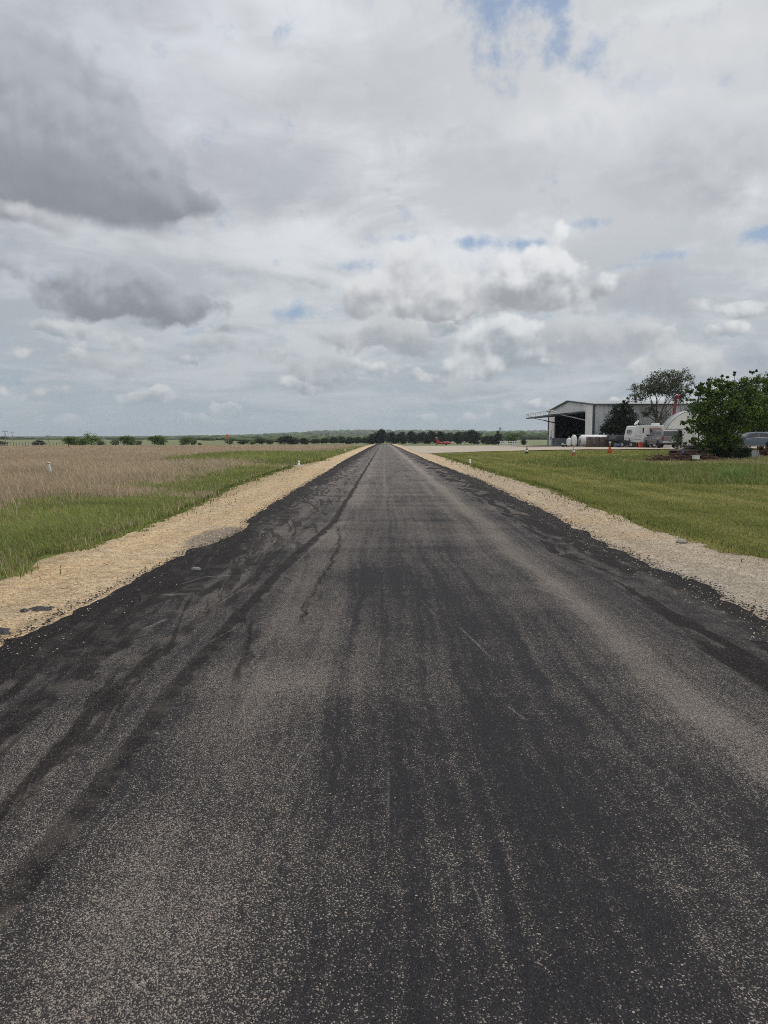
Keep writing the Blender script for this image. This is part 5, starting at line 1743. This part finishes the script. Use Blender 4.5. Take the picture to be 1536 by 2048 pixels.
# ------------------------------------------------------------------ aircraft, white fence, marker posts
def glider():
    x, y = 18.2, 236.0
    t = empty('aircraft', (x, y, tz(x, y) - .0), R(3), 'small red aircraft with a tall T-tail parked beyond the apron', 'aircraft')
    M = Matrix.Translation((0, 0, .72)) @ Matrix.Rotation(R(90), 4, 'Y')
    m = MB(); m.lathe([(.03, -2.3), (.16, -2.2), (.26, -1.2), (.36, 0), (.40, 1.2), (.34, 1.9), (.18, 2.35), (.03, 2.5)], M, 16); m.build('fuselage', RED, t, smooth=True)
    m = MB(); m.prism([(-2.35, .72), (-2.3, 2.25), (-2.0, 2.25), (-.9, .9), (-.9, .72)], -.06, .06); m.build('fin', RED, t)
    m = MB(); m.box((-2.25, 0, 2.28), (.62, 2.3, .07), ry=R(-14)); m.build('tailplane', OFFWHITE, t)
    m = MB(); m.lathe([(.03, -.5), (.2, -.35), (.26, 0), (.18, .4), (.03, .55)], Matrix.Translation((1.1, 0, 1.0)) @ Matrix.Rotation(R(90), 4, 'Y'), 14); m.build('cockpit', GLASS, t, smooth=True)
    m = MB(); m.box((.5, 0, .62), (.85, 8.5, .10)); m.build('wing', RED, t)
    for a, b in ((.8, .5), (.8, -.5), (-2.1, 0)):
        m = MB(); m.lathe([(.03, -.06), (.2, -.06), (.2, .06), (.03, .06)], Matrix.Translation((a, b, .2)) @ Matrix.Rotation(R(90), 4, 'X'), 14); m.tube((a, b, .2), (a, b * .5, .55), .03); m.build('wheel', RUBBER, t)


glider()


def rail_fence():
    x, y = 20.3, 124.5
    t = empty('rail_fence', (x, y, tz(x, y)), R(-35), 'short white post-and-rail fence standing alone on the apron edge', 'fence')
    L = 3.3
    for k in range(9):
        q = -L / 2 + L * k / 8
        m = MB(); m.box((q, 0, .41), (.10, .10, .82 + (.04 if k % 2 == 0 else 0))); m.build('post', WHITE, t)
    for z in (.12, .42, .72):
        m = MB(); m.box((0, -.062, z), (L + .1, .02, .10)); m.build('rail', WHITE, t)


rail_fence()


def stake(name, x, y, h, r, mat, label, cat, group, cap=None, tilt=0.0):
    t = empty(name, (x, y, tz(x, y) - .03), 0, label, cat, group)
    m = MB(); m.tube((0, 0, 0), (math.sin(tilt) * h, 0, h * math.cos(tilt)), r, n=10); m.build('post', mat, t)
    if cap:
        m = MB(); m.box((math.sin(tilt) * h, 0, h * math.cos(tilt) + .03), (r * 3, r * 3, .10)); m.build('cap', cap, t)
    return t


stake('marker_post', 25.2, 130.2, .85, .045, WHITE, 'thin white marker post on the apron edge left of the hangar', 'post', 'thin posts', OFFWHITE)
stake('marker_post', 27.6, 140.0, 1.0, .03, OFFWHITE, 'faint thin pole right of the white marker post by the hangar', 'post', 'thin posts')
stake('wooden_stake', -57.0, 139.5, .75, .07, RUST, 'brown stake in the dry field before the field-edge clump', 'stake', 'stakes in the dry field')
stake('wooden_stake', -56.5, 162.5, .8, .08, RUST, 'brown stake in the dry field left of the bright green tree', 'stake', 'stakes in the dry field')
stake('field_light', -66.4, 194.0, 1.25, .06, OFFWHITE, 'pale post with a box lamp in front of the bright green tree', 'post', 'pale posts at the field edge', WHITE)
stake('field_light', -65.7, 216.0, 1.0, .06, OFFWHITE, 'pale post with a box lamp left of the domed dark tree', 'post', 'pale posts at the field edge', WHITE)


def marker_tube():
    x, y = -13.62, 31.5
    t = empty('marker_tube', (x, y, tz(x, y) - .02), R(20), 'white plastic marker tube leaning left in the dry grass', 'marker post')
    tl = Matrix.Rotation(R(-9), 4, 'Y')
    m = MB(); m.tube(tl @ Vector((0, 0, 0)), tl @ Vector((0, 0, .62)), .066, n=14); m.build('tube', OFFWHITE, t)
    m = MB(); m.tube(tl @ Vector((0, 0, .28)), tl @ Vector((0, 0, .29)), .066, n=14); m.build('band', GREYBOX, t)
    m = MB(); m.tube(tl @ Vector((0, 0, .62)), tl @ Vector((0, 0, .645)), .06, n=14); m.build('gap', BLACK, t)
    m = MB(); m.tube(tl @ Vector((0, 0, .645)), tl @ Vector((0, 0, .68)), .08, n=14); m.build('cap', WHITE, t)
    m = MB(); m.tube(tl @ Vector((.02, 0, -.05)), tl @ Vector((.02, 0, .06)), .075, n=10); m.build('stub', BLACK, t)


marker_tube()


def edge_light(x, y, label, dz=0.0):
    t = empty('runway_light', (x, y, tz(x, y) + dz), 0, label, 'runway light', 'white runway edge lights')
    m = MB(); m.lathe([(.34, -.03), (.34, .03), (.02, .032)], None, 18); m.build('base_pad', CONCRETE, t)
    m = MB(); m.lathe([(.10, .03), (.085, .12), (.05, .16), (.045, .20)], None, 14); m.build('stem', WHITE, t)
    m = MB(); m.lathe([(.045, .20), (.065, .215), (.065, .27), (.045, .305), (.01, .315)], None, 14); m.build('lens', LENS, t, smooth=True)


edge_light(-5.12, 46.3, 'white edge light on a gravel tongue left of the runway, the nearer of two there')
edge_light(-5.35, 106.0, 'small distant white edge light left of the runway, beyond the nearer one')
edge_light(5.55, 49.8, 'white edge light on a pale pad in the lawn right of the runway')


def cone(x, y, h, mats, label, tops):
    t = empty('traffic_cone', (x, y, tz(x, y)), random.uniform(0, 1), label, 'traffic cone', 'traffic cones along the lawn edge')
    b = h * .25
    m = MB(); m.box((0, 0, .02), (b * 2, b * 2, .04)); m.build('base', mats[0], t)
    f = lambda z: .8 * b * (1 - z / h) + .028
    m = MB(); m.lathe([(f(.04), .04), (f(h), h), (.01, h + .005)], None, 18); m.build('cone', mats[1], t, smooth=True)
    for z0, z1, mt in tops:
        m = MB(); m.lathe([(f(z0 * h) + .006, z0 * h), (f(z1 * h) + .006, z1 * h)], None, 18); m.build('collar', mt, t, smooth=True)
    return t


cone(19.95, 68.2, .90, (ORANGE, ORANGE), 'orange cone with a white cap right of the other two cones', [(.62, .80, simple('dark_red_band', (.12, .03, .03), .6))])
m = MB(); m.lathe([(.085, .88), (.10, .90), (.10, 1.0), (.02, 1.02)], None, 14)
capo = m.build('cap', WHITE, [o for o in COL.objects if o.name.startswith('traffic_cone')][-1])
cone(15.85, 64.5, .80, (ORANGE, FADED), 'faded orange cone with white collars in the middle of the three cones', [(.36, .56, WHITE), (.66, .80, OFFWHITE)])
cone(13.62, 73.6, .74, (GREENISH, GREENISH), 'grimy dark cone with a white collar left of the other two cones', [(.28, .50, WHITE), (.62, .80, YELLOWISH)])

# ------------------------------------------------------------------ windsock, power poles, pasture fence
def windsock():
    x, y = -36.2, 180.0
    t = empty('windsock', (x, y, tz(x, y)), 0, 'orange windsock hanging from a thin pole over the dry field', 'windsock')
    m = MB(); m.tube((.0, 0, 0), (0, 0, 2.95), .03, n=6); m.build('pole', STEEL, t)
    m = MB(); M = Matrix.Translation((.03, 0, 2.85)) @ Matrix.Rotation(R(214), 4, 'Y')
    m.lathe([(.26, 0), (.25, .3), (.21, .7), (.16, 1.1), (.13, 1.35), (.12, 1.35), (.15, 1.1), (.2, .7), (.24, .3), (.25, .0)], M, 14); m.build('sock', SOCK, t, smooth=True)
    m = MB(); m.lathe([(.27, -.02), (.27, .02), (.25, .02), (.25, -.02)], M, 14); m.build('hoop', WHITE, t)


windsock()


def power_pole(x, y, h, label):
    t = empty('power_pole', (x, y, tz(x, y) - .3), R(20), label, 'power pole', 'power poles across the pasture')
    m = MB(); m.tube((0, 0, 0), (0, 0, h), .16, .11, n=8); m.build('pole', GREYWOOD, t)
    m = MB(); m.box((0, 0, h - .5), (2.0, .12, .14)); m.build('crossarm', GREYWOOD, t)
    for q in (-.85, 0, .85):
        m = MB(); m.tube((q, 0, h - .42), (q, 0, h - .18), .06, n=6); m.build('insulator', GREYBOX, t)


power_pole((14 - 768) / FOC * 290, 290, 5.2, 'power pole at the far left just right of the edge bush')
power_pole((99 - 768) / FOC * 300, 300, 3.6, 'power pole between the lone round bush and the field-edge clump')
power_pole((28 - 768) / FOC * 430, 430, 5.4, 'faint power pole far across the pasture left of the lone bush')


def pasture_fence():
    pts = [((px - 768) / FOC * Y, Y) for px, Y in ((-30, 140), (0, 146), (30, 149), (60, 154), (95, 163), (128, 176))]
    X = np.interp(np.linspace(0, 5, 26), range(6), [p[0] for p in pts]); Yv = np.interp(np.linspace(0, 5, 26), range(6), [p[1] for p in pts])
    t = empty('wire_fence', (0, 0, 0), 0, 'wire fence on thin dark posts between the dry field and the pale pasture', 'fence')
    tops = []
    for i, (x, y) in enumerate(zip(X, Yv)):
        z = tz(x, y); h = 1.05 + .12 * math.sin(i * 2.7)
        m = MB(); m.tube((x, y, z - .1), (x, y, z + h), .05, n=6); m.build('post', RUST if i % 3 else GREYWOOD, t)
        tops.append((x, y, z))
    for hh in (.35, .65, .95):
        m = MB()
        for a, b in zip(tops, tops[1:]): m.tube((a[0], a[1], a[2] + hh), (b[0], b[1], b[2] + hh), .012, n=4, cap=False)
        m.build('wire', STEEL, t)


pasture_fence()


def lattice_tower():
    Y = 2600; x = (999 - 768) / FOC * Y; z = float(terr_far(x, Y))
    t = empty('water_tower', (x, Y, z), 0, 'tiny grey tower on the skyline above the pointed cedar', 'tower')
    m = MB()
    for a in (-2, 2):
        for b in (-2, 2): m.tube((a, b, 0), (a * .7, b * .7, 17), .7, n=6)
    m.build('legs_frame', GREYBOX, t)
    m = MB(); m.lathe([(.3, 15), (4.2, 17), (4.4, 21), (3.0, 24), (.3, 25)], None, 14); m.build('tank', GREYBOX, t)


lattice_tower()

# ------------------------------------------------------------------ scrap and odds and ends under the spreading tree
def brush_heap():
    n = 520
    root = empty('brush_heap', (20.6, 52.6, tz(20.6, 52.6)), 0, 'long brown heap of brushwood and scrap under the spreading tree', 'brush heap')
    m = MB()
    r = random.Random(17)
    for k in range(n):
        u = r.uniform(-1, 1)
        x = u * 2.6 + r.gauss(0, .15); y = r.gauss(0, .45)
        hmax = .46 * (1 - abs(u) ** 2.2) * math.exp(-(y / .6) ** 2) + .1
        z = r.uniform(0, 1) * hmax
        a = r.uniform(0, 6.28); L = r.uniform(.25, .8); e = r.uniform(-.25, .3)
        m.tube((x - math.cos(a) * L / 2, y - math.sin(a) * L / 2, max(0, z - e * L / 2)), (x + math.cos(a) * L / 2, y + math.sin(a) * L / 2, max(0, z + e * L / 2)), r.uniform(.012, .045), r.uniform(.008, .03), n=5)
    tag(m.build('brushwood', RUST, root), kind='stuff')
    m = MB()
    for k in range(26):
        u = r.uniform(-1, 1); m.box((u * 2.3, r.gauss(0, .35), r.uniform(.05, .38)), (r.uniform(.3, .9), .12, .03), rz=r.uniform(0, 3), ry=r.uniform(-.3, .3))
    tag(m.build('boards', PLANK, root), kind='stuff')


brush_heap()


def flatbed():
    x, y = 22.1, 55.2
    t = empty('flatbed_trailer', (x, y, tz(x, y)), R(4), 'old rusty flatbed trailer stacked with boards under the spreading tree', 'trailer')
    m = MB(); m.box((0, 0, .62), (2.9, 1.4, .10)); m.build('deck', GREYWOOD, t)
    m = MB(); m.box((0, -.66, .48), (2.9, .08, .16)); m.box((0, .66, .48), (2.9, .08, .16)); m.build('chassis', RUST, t)
    for s in (-1, 1): wheel(t, .2, s * .72, .30, .18, s, RUST)
    m = MB(); m.tube((-1.3, -.6, 0), (-1.3, -.6, .95), .05); m.build('stanchion', OFFWHITE, t)
    m = MB(); m.tube((1.0, -.62, .0), (1.05, -.62, .9), .035); m.build('stanchion', STEEL, t)
    r = random.Random(5)
    m = MB()
    for k in range(16): m.box((r.uniform(-.5, .5), r.uniform(-.5, .5), .70 + k * .018), (r.uniform(1.2, 2.3), .14, .03), rz=r.uniform(-.2, .2))
    m.build('boards', GREYWOOD, t)
    m = MB()
    for k in range(8): m.box((-.6 + k * .2, -.4, .98 + r.uniform(0, .05)), (.16, .2, .10), rz=r.uniform(0, 1))
    m.build('white_oddments', WHITE, t)


flatbed()


def white_tub():
    x, y = 20.75, 51.3
    t = empty('tub', (x, y, tz(x, y) + .14), R(12), 'white plastic tub in the grass before the brush heap', 'tub')
    m = MB(); m.box((0, 0, .13), (.36, .26, .26), taper=1.12); m.build('shell', WHITE, t)
    m = MB(); m.box((0, 0, .265), (.44, .33, .03)); m.build('rim', OFFWHITE, t)


white_tub()


def post_left():
    x, y = 21.65, 57.0
    t = empty('wooden_post', (x, y, tz(x, y) - .1), R(10), 'tall weathered wooden post wrapped in ivy beside the pickup', 'post')
    m = MB(); m.box((0, 0, 1.0), (.11, .11, 2.1)); m.build('post', GREYWOOD, t)
    me, cc = crown_mesh('ivy', [(.02, 0, 1.45, .22, .22, .55), (.05, 0, .45, .34, .3, .4)], 30, 16, .07, DK, 77, .5)
    link_mesh('ivy', me, LEAF, t)


post_left()


def old_table():
    x, y = 26.2, 56.4
    t = empty('workbench', (x, y, tz(x, y)), R(5), 'dark wooden workbench under the right-hand tree', 'table')
    m = MB(); m.box((0, 0, .92), (1.0, .6, .06)); m.build('top', GREYWOOD, t)
    for a in (-.42, .42):
        for b in (-.24, .24):
            m = MB(); m.box((a, b, .45), (.08, .08, .9)); m.build('leg', PLANK, t)
    m = MB(); m.box((.05, -.05, .68), (.55, .4, .3)); m.build('drawer', BLACK, t)


old_table()


def grill():
    x, y = 25.9, 55.2
    t = empty('barbecue', (x, y, tz(x, y)), R(-10), 'black barrel barbecue on legs before the workbench', 'barbecue')
    m = MB(); m.lathe([(.02, -.32), (.22, -.32), (.22, .32), (.02, .32)], Matrix.Translation((0, 0, .62)) @ Matrix.Rotation(R(90), 4, 'Y'), 16); m.build('barrel', BLACK, t)
    m = MB(); m.tube((-.16, -.24, .66), (.16, -.24, .66), .02); m.build('handle', STEEL, t)
    for a in (-.25, .25):
        for b in (-.14, .14):
            m = MB(); m.tube((a, b * 1.4, 0), (a, b, .5), .02); m.build('leg', BLACK, t)


grill()


def leaning_panel():
    x, y = 27.1, 56.3
    o = MB().box((0, 0, .28), (.62, .04, .58), rx=R(-22)).box((.24, -.02, .28), (.05, .05, .60), rx=R(-22)).build('sheet_panel', simple('grey_sheet', (.20, .21, .22), .6))
    o.location = (x, y, tz(x, y)); o.rotation_euler = (0, 0, R(8))
    tag(o, 'pale grey sheet panel leaning by the barbecue', 'panel')


leaning_panel()


def scrap_pile():
    x, y = 29.3, 58.6
    t = empty('scrap_pile', (x, y, tz(x, y)), 0, 'rusty tangle of scrap metal and rims at the right picture edge', 'scrap pile')
    r = random.Random(31)
    m = MB()
    for k in range(240):
        u = r.uniform(-1, 1); a = r.uniform(0, 6.28); e = r.uniform(-.6, .6); L = r.uniform(.2, .7)
        c = Vector((u * 1.5, r.gauss(0, .3), r.uniform(.05, .55)))
        d = Vector((math.cos(a), math.sin(a), e)) * L / 2
        p, q = c - d, c + d
        p.z = max(p.z, 0); q.z = max(q.z, 0)
        m.tube(p, q, r.uniform(.012, .04), n=5)
    m.build('scrap', RUST, t)
    for k in range(6):
        m = MB(); rr = r.uniform(.16, .26)
        m.lathe([(rr * .6, -.06), (rr, -.06), (rr, .06), (rr * .6, .06), (rr * .6, -.06)], Matrix.Translation((r.uniform(-1.1, .9), -.35, .3 + r.uniform(0, .3))) @ Matrix.Rotation(R(90) + r.uniform(-.4, .4), 4, 'X'), 14)
        m.build('rim', STEEL if k % 2 else RUST, t)


scrap_pile()

# tar dropped on the gravel, and one lump on the seal
def splat(x, y, r_, label, seed):
    r = random.Random(seed)
    m = MB()
    for k in range(7):
        cx, cy = r.uniform(-.11, .11), r.uniform(-.10, .10)
        n = 11; rr = r.uniform(.3, .8) * r_
        ring = [(cx + rr * 1.5 * math.cos(2 * math.pi * i / n) * r.uniform(.6, 1.2), cy + rr * math.sin(2 * math.pi * i / n) * r.uniform(.6, 1.2)) for i in range(n)]
        vs = [(a, b, .0) for a, b in ring] + [(cx, cy, .014 + k * .0015)]
        m.add(vs, [(i, (i + 1) % n, n) for i in range(n)])
    o = m.build('tar_splat', simple('tar', (.022, .019, .019), .55))
    o.location = (x, y, tz(x, y) + .004)
    tag(o, label, 'tar splat')


splat(-3.27, 7.12, .085, 'black tar splat on the left gravel, the farther of two', 2)
splat(-3.16, 6.32, .075, 'black tar splat on the left gravel nearest the camera', 9)
o = MB().lathe([(.06, .0), (.05, .02), (.03, .03), (.01, .032)], None, 9).build('stone_lump', simple('grey_stone', (.17, .17, .17), .9))
o.location = (-2.30, 9.3, tz(-2.3, 9.3) + .012); o.scale = (1.1, .8, 1)
tag(o, 'flat grey stone lying on the black sealed edge at left', 'stone')
o = MB().lathe([(.07, .0), (.075, .03), (.05, .06), (.01, .07)], None, 9).build('field_stone', simple('pale_stone', (.30, .28, .24), .95, var=.3))
o.location = (4.60, 11.8, tz(4.6, 11.8) + .005); o.scale = (1.2, .9, .8)
tag(o, 'pale rock at the lawn edge of the right gravel', 'rock')

# ------------------------------------------------------------------ the air
def haze():
    m = MB(); m.box((0, 2450, 35.5), (11700, 6300, 75))
    mat = bpy.data.materials.new('haze_air'); mat.use_nodes = True
    nt = mat.node_tree; nt.nodes.clear()
    out = nt.nodes.new('ShaderNodeOutputMaterial')
    v = nt.nodes.new('ShaderNodeVolumePrincipled')
    v.inputs['Color'].default_value = (0.80, 0.87, 0.93, 1)
    v.inputs['Density'].default_value = 0.00015
    v.inputs['Anisotropy'].default_value = 0.2
    nt.links.new(v.outputs[0], out.inputs['Volume'])
    o = m.build('haze', mat)
    tag(o, kind='stuff')


haze()
